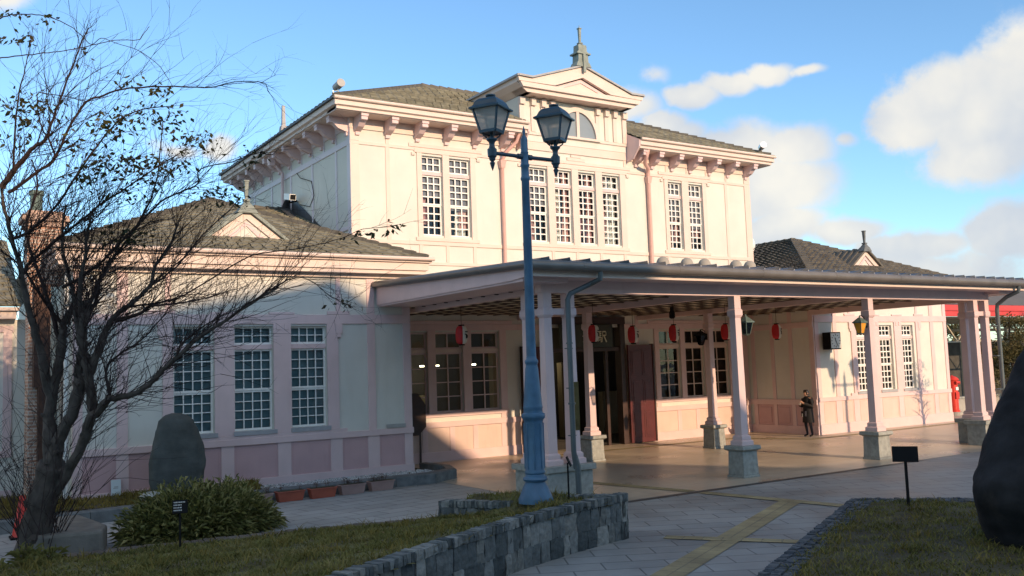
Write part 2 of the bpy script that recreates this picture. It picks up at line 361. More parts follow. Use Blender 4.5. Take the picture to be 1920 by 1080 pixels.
TREE_LIMBS = [
 [(1.69,16.799,-0.019,0.27),(1.711,16.742,0.402,0.241),(1.769,16.669,0.737,0.227),(1.854,16.571,1.155,0.214),(1.933,16.484,1.489,0.204)],
 [(1.885,16.568,0.985,0.11),(2.141,16.303,1.4,0.089),(2.331,16.074,1.882,0.079),(2.395,15.946,2.174,0.07),(2.525,15.787,2.362,0.062),(2.633,15.648,2.491,0.056),(2.854,15.444,2.532,0.049),(3.052,15.249,2.639,0.044),(3.246,15.044,2.862,0.038),(3.439,14.84,3.082,0.033),(3.732,14.561,3.395,0.028),(4.112,14.228,3.686,0.023),(4.423,13.945,3.929,0.019),(4.671,13.711,4.093,0.015)],
 [(2.338,16.069,1.882,0.079),(2.421,16.015,2.271,0.074),(2.373,16.024,2.87,0.071),(2.315,16.063,3.244,0.069),(2.295,16.091,3.483,0.068),(2.329,16.072,3.84,0.066),(2.345,16.081,4.037,0.065)],
 [(2.273,16.097,3.373,0.051),(2.214,16.195,3.762,0.038),(2.199,16.269,4.111,0.032),(2.117,16.376,4.552,0.027),(2.042,16.485,4.937,0.023),(2.053,16.534,5.357,0.019),(2.11,16.564,5.676,0.015)],
 [(2.301,16.085,3.5,0.051),(2.24,16.001,4.004,0.038),(2.238,15.888,4.418,0.032),(2.279,15.755,4.744,0.026),(2.285,15.646,5.068,0.022),(2.332,15.51,5.387,0.018)],
 [(2.344,16.061,3.754,0.036),(2.51,16.127,4.103,0.025),(2.592,16.246,4.463,0.02),(2.8,16.282,4.827,0.015),(3.053,16.302,5.063,0.011)],
 [(1.934,16.492,1.404,0.128),(2.001,16.43,1.822,0.105),(2.208,16.263,2.362,0.093),(2.275,16.204,2.74,0.084),(2.259,16.212,2.995,0.075),(2.328,16.156,3.332,0.068)],
 [(1.897,16.507,1.49,0.116),(1.873,16.537,2.079,0.095),(1.928,16.515,2.67,0.084),(2.015,16.49,3.093,0.074),(2.046,16.509,3.437,0.067),(2.066,16.548,3.655,0.06),(2.143,16.55,3.872,0.053),(2.223,16.558,4.021,0.047),(2.316,16.547,4.267,0.041)],
 [(1.908,16.527,2.501,0.083),(1.723,16.431,3.268,0.062),(1.595,16.326,3.771,0.052),(1.468,16.22,4.266,0.043),(1.402,16.093,4.586,0.036),(1.258,16,5.067,0.029),(1.159,15.888,5.457,0.023),(1.11,15.752,5.758,0.018)],
 [(2.387,16.012,2.903,0.072),(2.549,15.957,3.406,0.054),(2.68,15.941,3.72,0.045),(2.965,15.83,3.997,0.038),(3.252,15.714,4.295,0.032),(3.317,15.743,4.605,0.026),(3.521,15.68,4.913,0.02),(3.674,15.642,5.314,0.015)],
 [(2.741,15.925,3.745,0.04),(3.04,15.506,3.82,0.027),(3.127,15.224,3.91,0.021),(3.365,14.852,3.925,0.015),(3.731,14.392,3.975,0.011),(4.02,13.979,4.065,0.007)],
 [(1.11,15.753,5.742,0.048),(1.283,15.551,6.02,0.038),(1.476,15.339,6.28,0.032),(1.589,15.197,6.357,0.028),(1.642,15.096,6.429,0.024),(1.718,14.959,6.689,0.021),(1.793,14.824,6.946,0.017),(1.892,14.663,7.295,0.014),(1.991,14.506,7.61,0.012),(2.046,14.391,7.799,0.009),(2.101,14.283,7.918,0.007)],
 [(1.25,15.576,5.998,0.017),(1.281,15.391,7.006,0.012),(1.35,15.247,7.385,0.009),(1.393,15.131,7.66,0.006),(1.441,14.998,8.058,0.004)],
 [(1.209,15.731,5.664,0.031),(1.487,15.416,5.889,0.025),(1.741,15.119,6.095,0.022),(1.92,14.845,6.539,0.019),(2.099,14.583,6.874,0.017),(2.313,14.325,6.953,0.015),(2.543,14.059,7,0.013),(2.83,13.763,6.989,0.012),(3.196,13.417,6.951,0.01),(3.526,13.098,6.892,0.009),(3.722,12.857,6.922,0.007),(3.947,12.601,6.897,0.006),(4.076,12.413,6.839,0.005),(4.092,12.306,6.704,0.004)],
 [(1.082,16.655,8.678,0.011),(1.255,16.439,8.706,0.01),(1.428,16.23,8.673,0.009),(1.634,16.001,8.623,0.008),(1.781,15.814,8.541,0.008),(2.006,15.584,8.373,0.007),(2.173,15.397,8.167,0.007),(2.282,15.244,7.998,0.006),(2.392,15.066,8.062,0.006),(2.551,14.873,7.958,0.005),(2.847,14.597,7.793,0.005),(3.107,14.357,7.509,0.005),(3.263,14.192,7.152,0.004)],
 [(1.009,15.414,7.637,0.01),(1.318,15.325,7.7,0.009),(1.599,15.256,7.756,0.008),(1.883,15.184,7.821,0.007),(2.171,15.108,7.903,0.007),(2.566,14.958,8.022,0.006),(2.884,14.867,8.054,0.006),(2.972,14.917,8.172,0.005),(3.076,14.953,8.331,0.005)],
 [(1.774,15.094,6.126,0.015),(1.675,15.195,6.431,0.012),(1.576,15.301,6.691,0.011),(1.541,15.347,7.128,0.009),(1.683,15.32,7.156,0.008),(1.965,15.21,7.114,0.007),(2.214,15.121,7.056,0.006),(2.532,14.972,7.159,0.005)],
 [(1.425,16.163,4.427,0.035),(1.576,16.217,4.689,0.026),(2.012,16.069,5.114,0.021),(2.456,15.915,5.546,0.017),(2.91,15.761,5.901,0.014),(3.373,15.602,6.263,0.011),(3.772,15.492,6.546,0.007)],
 [(1.262,16.04,4.989,0.028),(1.519,15.672,5.115,0.021),(1.832,15.242,5.475,0.018),(2.07,14.853,5.909,0.015),(2.366,14.42,6.407,0.012),(2.595,14.06,6.625,0.01),(2.949,13.635,6.679,0.008),(3.074,13.374,6.603,0.006)],
 [(2.043,16.401,4.293,0.029),(2.468,15.972,4.605,0.023),(2.87,15.541,5.082,0.019),(3.266,15.114,5.552,0.016),(3.522,14.813,5.688,0.014),(3.705,14.564,5.784,0.012),(3.717,14.415,5.991,0.01),(4.102,14.037,6.066,0.008),(4.351,13.746,6.145,0.006),(4.558,13.496,6.103,0.005)],
 [(2.966,15.833,3.954,0.018),(3.517,15.166,4.036,0.014),(3.94,14.561,4.325,0.012),(4.346,13.967,4.603,0.01),(4.673,13.452,4.634,0.009),(4.918,12.991,4.649,0.007),(5.216,12.49,4.714,0.006),(5.372,12.081,4.795,0.005),(5.614,11.625,4.779,0.004)],
 [(4.112,14.228,3.686,0.012),(4.336,13.698,3.924,0.009),(4.763,13.033,4.189,0.007),(5.048,12.52,3.874,0.005),(5.138,12.118,3.714,0.004)],
 [(2.003,16.537,3.439,0.044),(1.876,16.833,4.153,0.032),(1.669,17.179,4.894,0.026),(1.609,17.446,5.47,0.021),(1.776,17.555,6.145,0.016),(1.717,17.827,6.663,0.012)],
 [(2.329,16.072,3.84,0.029),(2.637,16.031,4.616,0.021),(3.1,15.896,5.32,0.017),(3.353,15.904,5.962,0.013),(3.462,16.013,6.538,0.011),(3.535,16.144,7.128,0.008)],
 [(2.081,16.552,3.698,0.037),(1.759,16.479,4.123,0.023),(1.443,16.393,4.62,0.016),(1.14,16.327,4.855,0.011)],
 [(3.252,15.714,4.295,0.022),(3.648,15.723,4.613,0.015),(4.074,15.688,5.162,0.011),(4.513,15.656,5.593,0.009),(4.736,15.783,5.861,0.006)],
 [(2.633,15.648,2.491,0.028),(2.597,15.765,2.977,0.02),(2.827,15.733,3.223,0.016),(3.077,15.697,3.388,0.013),(3.371,15.614,3.725,0.01),(3.61,15.566,4.069,0.007)],
 [(3.439,14.84,3.082,0.021),(3.579,14.921,3.347,0.013),(4.003,14.81,3.674,0.009),(4.403,14.732,3.839,0.005)]]
LEAF_SPOTS = [(1.108,15.194,7.886,8),(1.347,16.359,8.721,6),(1.711,15.795,8.504,8),(1.339,15.181,7.953,8),(2.551,14.223,6.661,25),(2.592,13.657,7.027,14),(2.89,13.358,6.869,10),(2.874,13.979,6.639,20),(3.531,15.929,6.983,12),(2.271,14.283,6.483,20),(2.437,14.847,6.186,22),(3.023,15.711,6.341,30),(3.418,15.81,6.309,30),(3.137,15.668,6.078,18),(2.277,14.767,5.95,20),(2.871,15.549,5.772,22),(2.887,15.63,5.052,26),(2.737,15.917,5.128,16),(3.921,15.396,6.701,22),(3.804,15.621,6.777,12),(3.875,14.592,5.633,24),(4.487,15.555,5.877,14),(4.725,15.903,5.834,8),(1.301,15.45,6.942,15),(1.462,15.257,6.953,20),(1.577,14.991,6.922,12),(1.225,15.771,6.516,12),(1.4,15.338,6.721,10),(2.013,14.99,6.339,10),(4.32,14.101,6.125,6),(4.411,13.852,6.232,5),(5.475,12.314,4.819,7),(5.586,11.569,4.769,8),(5.194,12.384,3.75,7),(5.25,12.276,4.74,4),(2.247,15.372,7.896,3),(3.105,13.67,6.628,14),(2.405,14.005,6.47,12),(3.594,15.282,6.305,12),(2.112,14.635,5.789,10)]
# ================================================================== STATION BUILDING
MY = 25.10      # main facade
FY = 22.00      # front of both wings
CX = 19.15
LX0, LX1 = 2.94, 11.07
RX0, RX1 = 27.15, 35.36
UX0, UX1 = 10.83, 27.70
ST = thing('station_building', 'cream and pink timber railway station with tiled hip roofs and deep front canopy', 'building', (CX, FY, 0))

def wall_cells(mb, x0, x1, z0, z1, y, ops, depth=.16):
    """front skin of a wall in plane Y with rectangular openings and their reveals"""
    xs = sorted({x0, x1} | {o[0] for o in ops} | {o[1] for o in ops}); zs = sorted({z0, z1} | {o[2] for o in ops} | {o[3] for o in ops})
    xs = [x for x in xs if x0 <= x <= x1]; zs = [z for z in zs if z0 <= z <= z1]
    for i in range(len(xs)-1):
        for j in range(len(zs)-1):
            cx, cz = (xs[i]+xs[i+1])/2, (zs[j]+zs[j+1])/2
            if any(o[0] < cx < o[1] and o[2] < cz < o[3] for o in ops): continue
            mb.quad((xs[i],y,zs[j]), (xs[i+1],y,zs[j]), (xs[i+1],y,zs[j+1]), (xs[i],y,zs[j+1]))
    for a, b, c, d in ops:
        y2 = y+depth
        mb.quad((a,y,c),(a,y2,c),(a,y2,d),(a,y,d)); mb.quad((b,y,c),(b,y,d),(b,y2,d),(b,y2,c))
        mb.quad((a,y,d),(a,y2,d),(b,y2,d),(b,y,d)); mb.quad((a,y,c),(b,y,c),(b,y2,c),(a,y2,c))

def window(x0, x1, z0, z1, y, cols, tz, mz, trows=2, rows=4, mw=.016, back=.10, curtain=None, sashmat='white', casemat='pink', sill=True, glass='glass', seed=0):
    """one window: casing; sub-parts sash, pane, sill, curtain"""
    rnd = random.Random(seed)
    yb = y+back
    c = MB()
    c.box(x0+.002, x1-.002, y+.045, y+.135, tz, tz+.11)          # transom rail
    w = c.build('window', M[casemat], ST)
    f = MB(); fw = .05
    def sash(za, zb, rws, yo):
        f.box(x0+.004, x0+fw, yo, yo+.045, za, zb); f.box(x1-fw, x1-.004, yo, yo+.045, za, zb)
        f.box(x0+fw, x1-fw, yo, yo+.045, za, za+fw); f.box(x0+fw, x1-fw, yo, yo+.045, zb-fw*.9, zb)
        for i in range(1, cols):
            xc = x0+fw+(x1-x0-2*fw)*i/cols; f.box(xc-mw, xc+mw, yo+.006, yo+.036, za+fw, zb-fw*.9)
        for j in range(1, rws):
            zc = za+fw+(zb-za-1.9*fw)*j/rws; f.box(x0+fw, x1-fw, yo+.009, yo+.033, zc-mw*.95, zc+mw*.95)
    sash(tz+.112, z1-.004, trows, yb)
    sash(mz, tz-.002, rows, yb-.004)
    if mz > z0+.1: sash(z0+.004, mz-.002, rows, yb+.016)
    f.build('sash', M[sashmat], w)
    g = MB(); g.quad((x0,yb+.066,z0),(x1,yb+.066,z0),(x1,yb+.066,z1),(x0,yb+.066,z1)); g.build('pane', M[glass], w, fixn=False)
    if sill:
        q = MB(); q.box(x0-.03, x1+.06, y-.075, y+.155, z0-.10, z0-.002); q.build('sill', M['sill'], w)
    if curtain:
        yc = yb+.16
        def drape(xa, xb, za, zb, mt, nm, pinch=0.0, side=1):
            d = MB(); nx, nz_ = 24, 14
            ph = rnd.random()*6
            vs = []
            for j in range(nz_+1):
                t = j/nz_; z = zb+(za-zb)*t
                k = 1-pinch*math.sin(min(1, t*1.35)*math.pi)*(.9)
                for i in range(nx+1):
                    s_ = i/nx
                    wx = (xb-xa)*k
                    x = (xa+wx*s_) if side > 0 else (xb-wx*(1-s_))
                    vs.append((x, yc+.03*math.sin(s_*22+ph)+.01*math.sin(s_*9+t*5), z))
            fs = [(j*(nx+1)+i, j*(nx+1)+i+1, (j+1)*(nx+1)+i+1, (j+1)*(nx+1)+i) for j in range(nz_) for i in range(nx)]
            d.add(vs, fs); d.build(nm, M[mt], w, smooth=True, fixn=False)
        W = x1-x0
        for kind in curtain:
            if kind == 'pl': drape(x0+.03, x0+W*.42, z0+.55*(rnd.random()), z1-.06, 'pinkcloth', 'curtain', .35, 1)
            if kind == 'pr': drape(x1-W*.42, x1-.03, z0+.5*(rnd.random()), z1-.06, 'pinkcloth', 'curtain', .35, -1)
            if kind == 'll': yc += .05; drape(x0+.03, x0+W*.6, z0+.05, z1-.06, 'lace', 'lace_curtain', .2, 1); yc -= .05
            if kind == 'lr': yc += .05; drape(x1-W*.6, x1-.03, z0+.05, z1-.06, 'lace', 'lace_curtain', .2, -1); yc -= .05
            if kind == 'd':  # teal sheet added behind the panes to give their reflected tone
                d = MB(); d.box(x0+.01, x1-.01, yc-.06, yc-.054, z0+.01, z1-.01); d.build('pane_backing', M['teal_backing'], w)
            if kind == 'b':
                yc2 = yb+.085; zt = mz+(z1-mz)*(-.12+.3*rnd.random())
                d = MB(); d.box(x0+.02, x1-.02, yc2, yc2+.006, zt, z1); d.build('pane_backing', M['blind'], w)
    return w

# ---- window lists
LW_W = [(5.03,5.96),(6.42,7.37),(7.81,8.74)]
RW_W = [(29.46,30.37),(30.85,31.76),(32.24,33.12)]
UP_W = [(13.17,13.90),(14.14,14.91),(17.19,17.93),(18.22,18.95),(19.23,19.98),(20.28,21.08),(23.38,24.07),(24.41,25.13)]
ML_W = [(12.18,13.20),(13.47,14.44),(14.74,15.79)]
MR_W = [(22.57,23.60),(23.83,24.80),(25.05,26.07)]
DOOR = (17.65, 20.72)

for i, (a, b) in enumerate(LW_W): window(a, b, 1.49, 3.97, FY, 4, 3.42, 2.44, curtain=['d'], mw=.0115, glass='glass_dark', seed=i)
for i, (a, b) in enumerate(RW_W): window(a, b, 1.44, 3.90, FY, 4, 3.37, 2.40, mw=.022, seed=10+i)
cur = [('b','pl'),('b','lr','pr'),('b','pl'),('ll','pl','pr'),('pl','pr'),('lr','pl'),('b','pl','pr'),('pl','pr','b')]
for i, (a, b) in enumerate(UP_W): window(a, b, 6.93, 9.43, MY, 3, 8.83, 7.90, curtain=cur[i], mw=.020, sill=False, seed=20+i)
for i, (a, b) in enumerate(ML_W+MR_W): window(a, b, 1.47, 3.93, MY, 2, 3.30, 1.47, trows=1, rows=4, back=.09, sashmat='palepink' if i > 2 else 'pink', casemat='palepink', sill=False, seed=30+i)

# ---- walls (cream skin)
w = MB()
wall_cells(w, LX0, LX1, 0, 5.3, FY, [(a,b,1.49,3.97) for a,b in LW_W])
w.quad((LX0,FY,0),(LX0,34,0),(LX0,34,5.3),(LX0,FY,5.3)); w.quad((LX1,FY,0),(LX1,FY,5.3),(LX1,MY,5.3),(LX1,MY,0))
wall_cells(w, RX0, RX1, 0, 5.3, FY, [(a,b,1.44,3.90) for a,b in RW_W])
w.quad((RX0,FY,0),(RX0,FY,5.3),(RX0,MY,5.3),(RX0,MY,0)); w.quad((RX1,FY,0),(RX1,34,0),(RX1,34,5.3),(RX1,FY,5.3))
wall_cells(w, LX1, RX0, 0, 4.6, MY, [(a,b,1.47,3.93) for a,b in ML_W+MR_W]+[(DOOR[0],DOOR[1],0,4.05)])
wall_cells(w, UX0, UX1, 4.6, 10.36, MY, [(a,b,6.93,9.43) for a,b in UP_W])
w.quad((UX0,MY,4.6),(UX0,35.2,4.6),(UX0,35.2,10.36),(UX0,MY,10.36)); w.quad((UX1,MY,4.6),(UX1,MY,10.36),(UX1,35.2,10.36),(UX1,35.2,4.6))
w.quad((LX0,34,0),(RX1,34,0),(RX1,34,5.3),(LX0,34,5.3)); w.quad((UX0,35.2,4.6),(UX1,35.2,4.6),(UX1,35.2,10.36),(UX0,35.2,10.36))
w.build('wall', M['cream'], ST, fixn=False)

# ---- interior shell (seen dimly through the panes)
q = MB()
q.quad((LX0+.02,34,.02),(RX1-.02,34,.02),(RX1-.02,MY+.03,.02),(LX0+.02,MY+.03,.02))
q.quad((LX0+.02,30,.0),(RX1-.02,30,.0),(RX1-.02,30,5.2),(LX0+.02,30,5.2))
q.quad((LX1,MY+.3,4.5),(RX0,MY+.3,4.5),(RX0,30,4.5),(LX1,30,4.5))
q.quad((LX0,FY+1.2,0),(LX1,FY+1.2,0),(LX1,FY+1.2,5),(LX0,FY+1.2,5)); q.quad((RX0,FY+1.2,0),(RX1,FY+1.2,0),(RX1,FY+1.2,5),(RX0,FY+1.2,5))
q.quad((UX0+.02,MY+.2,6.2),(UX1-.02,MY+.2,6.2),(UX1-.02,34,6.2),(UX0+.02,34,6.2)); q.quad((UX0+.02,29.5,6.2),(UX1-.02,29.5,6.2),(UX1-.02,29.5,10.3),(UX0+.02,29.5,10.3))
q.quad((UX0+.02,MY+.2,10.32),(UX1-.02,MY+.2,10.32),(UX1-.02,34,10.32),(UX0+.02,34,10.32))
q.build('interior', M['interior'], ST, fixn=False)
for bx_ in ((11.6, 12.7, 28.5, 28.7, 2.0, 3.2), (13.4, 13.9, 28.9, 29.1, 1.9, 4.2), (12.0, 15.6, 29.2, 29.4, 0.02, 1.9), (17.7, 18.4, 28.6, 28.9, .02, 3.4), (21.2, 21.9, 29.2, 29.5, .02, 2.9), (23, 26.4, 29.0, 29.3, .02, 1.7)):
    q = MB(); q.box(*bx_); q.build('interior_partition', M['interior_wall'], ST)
for (x, y, z, l) in [(13.4,27.6,2.95,.8),(14.9,28.2,2.9,.7),(16.3,28.0,2.9,.6),(15.2,28.8,2.5,.3),(20.35,29.2,2.62,.28),(12.7,28.6,3.05,.5)]:
    q = MB(); q.box(x-l/2, x+l/2, y-.05, y+.05, z, z+.05 if l > .3 else z+.5); q.build('ceiling_light', M['tubelight'], ST)

# ---- timber framing (pink), wing by wing
def hband(mb, x0, x1, z0, z1, y, p=.035): mb.box(x0, x1, y-p, y+.01, z0, z1)
def vband(mb, x0, x1, z0, z1, y, p=.030): mb.box(x0, x1, y-p, y+.01, z0, z1)

def wing_trim(fx):
    """fx maps left-wing X to the wing being framed"""
    t = MB()
    def H(a, b, z0, z1, p=.035):
        a, b = sorted((fx(a), fx(b))); hband(t, a, b, z0, z1, FY, p)
    def V(a, b, z0, z1, p=.030):
        a, b = sorted((fx(a), fx(b))); vband(t, a, b, z0, z1, FY, p)
    H(LX0-.02, LX1+.02, 0, .36, .05); H(LX0-.02, LX1+.02, 1.16, 1.31, .06)
    H(LX0, LX1, 4.02, 4.25, .04)
    H(4.70, 9.24, 1.305, 1.40, .05)
    for a, b in ((4.80,5.03),(5.96,6.42),(7.37,7.81),(8.74,9.04)): V(a, b, 1.40, 4.02, .045)
    for a, b in ((LX0,3.14),(3.83,4.06),(9.84,10.05),(10.85,LX1)): V(a, b, 1.31, 4.02)
    for a, b in ((LX0,3.14),(3.83,4.06),(4.86,4.98),(9.0,9.12),(9.84,10.05),(10.85,LX1)): V(a, b, 4.25, 5.28)
    for a, b in ((LX0,3.14),(3.82,4.08),(4.90,5.14),(6.10,6.40),(7.45,7.78),(8.80,9.11),(9.80,10.12),(10.83,LX1)): V(a, b, .36, 1.16)
    # stepped ears of the lintel band and the little corbels below it
    for c in (4.78, 9.06):
        H(c-.30, c+.30, 4.255, 4.34, .043); V(c-.09, c+.09, 3.78, 4.02, .06); V(c-.055, c+.055, 3.68, 3.78, .06)
    for c in (6.19, 7.59):
        H(c-.32, c+.32, 4.255, 4.31, .043)
        for d in (-.1, .1): V(c+d-.05, c+d+.05, 3.88, 4.02, .06)
    return t
idm = lambda x: x
mir = lambda x: 38.30-x
wing_trim(idm).build('timber_framing', M['pink'], ST, bevel=.006)
wing_trim(mir).build('timber_framing', M['pink'], ST, bevel=.006)
for fx in (idm, mir):
    d = MB()
    for a, b in ((3.14,3.82),(4.08,4.90),(5.14,6.10),(6.40,7.45),(7.78,8.80),(9.11,9.80),(10.12,10.83)):
        a, b = sorted((fx(a), fx(b))); d.box(a+.001, b-.001, FY-.012, FY+.01, .361, 1.159)
        for (p0, p1, r0, r1) in ((a+.04, b-.04, 1.06, 1.09), (a+.04, b-.04, .42, .45)): pass
        d.box(a+.05, a+.062, FY-.018, FY-.012, .42, 1.10); d.box(b-.062, b-.05, FY-.018, FY-.012, .42, 1.10); d.box(a+.062, b-.062, FY-.018, FY-.012, 1.09, 1.10)
    d.build('wainscot', M['dpink' if fx is idm else 'wain_sunlit'], ST)
# side of the right wing that faces the porch, and main facade under the canopy
t = MB()
X = RX0
def SV(y0, y1, z0, z1, p=.03): t.box(X-p, X+.01, y0, y1, z0, z1)
SV(FY-.05, MY, 0, .30, .05); SV(FY-.04, MY, 1.06, 1.26, .06); SV(FY-.03, MY, 3.85, 4.05, .04)
for a, b in ((FY-.05,22.16),(22.93,23.10),(23.80,23.96),(24.74,24.92)): SV(a, b, 1.26, 3.85); SV(a, b, .30, 1.06); SV(a, b, 4.05, 4.5)
t.build('timber_framing', M['pink'], ST, bevel=.006)
d = MB()
for a, b in ((22.16,22.93),(23.10,23.80),(23.96,24.74)):
    d.box(X-.012, X+.01, a+.002, b-.002, .301, 1.059); d.box(X-.03, X-.012, a+.12, b-.12, .40, .96)
d.build('wainscot', M['dpink'], ST, bevel=.01)

t = MB()
def H(a, b, z0, z1, p=.035): hband(t, a, b, z0, z1, MY, p)
def V(a, b, z0, z1, p=.030): vband(t, a, b, z0, z1, MY, p)
for ws, e0, e1, ends in ((ML_W, LX1, DOOR[0]-.2, ((16.72,16.86),(LX1,LX1+.2))), (MR_W, DOOR[1]+.2, RX0-.06, ((21.5,21.64),(26.85,RX0-.05)))):
    t = MB()
    H(e0, e1, 0, .3, .05); H(e0, e1-.005, 1.03, 1.20, .06); H(e0, e1, 3.98, 4.16, .04)
    H(ws[0][0]-.28, ws[2][1]+.28, 1.34, 1.47, .05); H(ws[0][0]-.5, ws[2][1]+.5, 4.163, 4.28, .045)
    V(ws[0][0]-.22, ws[0][0], 1.47, 3.98, .045); V(ws[0][1], ws[1][0], 1.47, 3.98, .045); V(ws[1][1], ws[2][0], 1.47, 3.98, .045); V(ws[2][1], ws[2][1]+.25, 1.47, 3.98, .045)
    for a, b in ((ws[0][0]-.22, ws[0][0]), (ws[2][1], ws[2][1]+.25)): V(a, b, 1.20, 1.34)
    for k in (-.1, .24, .50, .73, 1.02): V(ws[0][0]+(ws[2][1]-ws[0][0])*k-.09, ws[0][0]+(ws[2][1]-ws[0][0])*k+.09, .3, 1.03)
    for a, b in ends: V(a, b, 1.20, 3.98); V(a, b, .3, 1.03); V(a, b, 4.16, 4.5)
    t.build('timber_framing', M['pink'], ST, bevel=.006)
d = MB(); d.box(LX1, DOOR[0]-.2, MY-.012, MY+.01, .301, 1.029); d.build('wainscot', M['wain_sunlit'], ST)
d = MB(); d.box(DOOR[1]+.2, RX0-.052, MY-.012, MY+.01, .301, 1.029); d.build('wainscot', M['wain_sunlit'], ST)

# upper storey: front and left side
t = MB(); y = MY
def gridU():
    H(UX0-.02, UX1+.02, 9.56, 9.66, .03); H(UX0-.02, UX1+.02, 6.62, 6.74, .035); H(UX0-.02, UX1+.02, 6.0, 6.10, .035)
    H(UX0-.02, UX1+.02, 10.02, 10.34, .045)
    for a, b in ((UX0-.03,11.08),(27.42,UX1+.03)): V(a, b, 5.0, 9.56, .034); V(a, b, 9.66, 10.02, .034)
    for c in (12.02,13.03,14.05,15.08,16.10,17.1,21.36,22.33,23.36,24.4,25.4,26.45): V(c-.055, c+.055, 9.66, 10.02, .028)
    for c in (12.02, 26.40): V(c-.07, c+.07, 6.74, 9.56, .028); V(c-.07, c+.07, 6.10, 6.62, .028)
    for a, b in ((13.0,13.17),(13.90,14.14),(14.91,15.10),(16.93,17.19),(17.93,18.22),(18.95,19.23),(19.98,20.28),(21.08,21.33),(23.2,23.38),(24.07,24.41),(25.13,25.33)):
        V(a, b, 6.74, 9.50, .042); V((a+b)/2-.06, (a+b)/2+.06, 6.10, 6.62, .028)
    for a, b in ((12.92,15.18),(16.85,21.41),(23.12,25.41)):
        H(a, b, 9.50, 9.62, .046); H(a-.18, b+.18, 9.665, 9.78, .046); H(a, b, 6.745, 6.86, .05)
        V(a-.1, a+.02, 9.40, 9.498, .05); V(b-.02, b+.1, 9.40, 9.498, .05)
    H(18.78, 19.55, 9.785, 9.9, .046); H(18.95, 19.38, 9.905, 10.0, .046)
gridU()
t.build('timber_framing', M['palepink'], ST, bevel=.006)
t = MB(); X = UX0
SV(MY-.02, 35.2, 9.54, 9.72, .035); SV(MY-.02, 35.2, 7.0, 7.12, .035); SV(MY-.02, 35.2, 10.05, 10.34, .045)
SV(MY-.03, MY+.22, 5, 9.54, .033); SV(MY-.03, MY+.22, 9.72, 10.05, .033); SV(35.0, 35.22, 5, 10.05, .033)
for k in range(1, 10): SV(25.18+k*1.0-.05, 25.18+k*1.0+.05, 9.72, 10.05, .028)
for yy in (26.2, 28.2, 30.2, 32.2, 34.2): SV(yy-.06, yy+.06, 7.12, 9.54, .028)
t.build('timber_framing', mat('lilac_white_painted_timber', (.70, .62, .64), .55, .05, 2, .06, 50), ST, bevel=.006)

# ---- eaves of the upper storey: soffit, moulded cornice, brackets
EX0, EX1, EY0, EY1 = 10.02, 28.40, 24.30, 35.95
GX0, GX1 = 16.72, 21.50      # gap of the eaves where the gabled bay rises
e = MB()
def cornice_front(a, b):
    e.prism([(EY0+.16,10.34),(MY,10.34),(MY,10.44),(EY0+.16,10.44)], 0, a, b)
    e.prism([(EY0+.10,10.36),(EY0+.16,10.36),(EY0+.16,10.62),(EY0+.10,10.62)], 0, a, b)
    e.prism([(EY0+.02,10.47),(EY0+.098,10.44),(EY0+.098,10.62),(EY0+.02,10.62)], 0, a, b)
cornice_front(EX0+.1, GX0); e.box(EX0+.02, EX0+.099, EY0+.021, EY0+.162, 10.455, 10.6205); e.build('cornice', M['palepink'], ST)
e = MB(); cornice_front(GX1, EX1-.1); e.box(EX1-.099, EX1-.02, EY0+.021, EY0+.162, 10.455, 10.6205); e.build('cornice', M['palepink'], ST)
def cornice_side(x, s, a, b):
    def P(pts): return [(x+s*p[0], p[1]) for p in pts]
    e.prism(P([(.16,10.342),(.85,10.342),(.85,10.442),(.16,10.442)]), 1, a, b)
    e.prism(P([(.10,10.362),(.16,10.362),(.16,10.622),(.10,10.622)]), 1, a, b)
    e.prism(P([(.02,10.472),(.098,10.442),(.098,10.622),(.02,10.622)]), 1, a, b)
for sx_ in (1, -1):
    e = MB(); cornice_side(EX0 if sx_ > 0 else EX1, sx_, EY0+.163, EY1); e.build('cornice', M['palepink'], ST)
for a_, b_ in ((GX1-.06, GX1-.001), (GX0+.001, GX0+.06)):     # boxed ends of the eaves beside the gabled bay
    r_ = MB(); r_.prism([(EY0+.02,10.65),(EY0+.05,10.40),(EY0+.4,10.02),(MY,9.95),(MY,11.03)], 0, a_, b_); r_.build('eave_end_board', M['pink'], ST)
gt = MB()
gt.tube([(EX0-.02, EY0-.02, 10.66), (GX0, EY0-.02, 10.67)], .055, 10); gt.build('gutter', M['palepink'], ST, smooth=True)
gt = MB(); gt.tube([(GX1, EY0-.02, 10.67), (EX1+.02, EY0-.02, 10.66)], .055, 10)
gt.build('gutter', M['palepink'], ST, smooth=True)
gt = MB(); gt.box(EX0-.06, EX0+.02, EY0-.02, EY1, 10.625, 10.665); gt.build('gutter', M['darkmetal'], ST)
BR = [(-.0,0),(0,.31),(-.46,.31),(-.62,.23),(-.62,.13),(-.50,.13),(-.34,-.02),(-.10,-.10),(0,-.12)]
def bracket_front(x):
    b = MB(); b.prism([(MY+.01+p, 10.03+q) for p, q in BR], 0, x-.10, x+.10); b.box(x-.115, x+.115, MY-.64, MY-.40, 10.262, 10.335)
    b.box(x-.07, x+.07, MY-.09, MY-.001, 9.82, 9.92); b.build('bracket', M['pink'], ST)
for x in (11.03,12.02,13.03,14.05,15.09,16.15,21.86,22.63,23.60,24.52,25.52,26.5,27.5): bracket_front(x)
for k in range(11):
    yy = 25.28+k*.995
    b = MB(); b.prism([(UX0-.01+p, 10.03+q) for p, q in BR], 1, yy-.10, yy+.10); b.box(UX0-.64, UX0-.40, yy-.115, yy+.115, 10.262, 10.335)
    b.box(UX0-.09, UX0-.001, yy-.07, yy+.07, 9.82, 9.92); b.build('bracket', M['pink'], ST)

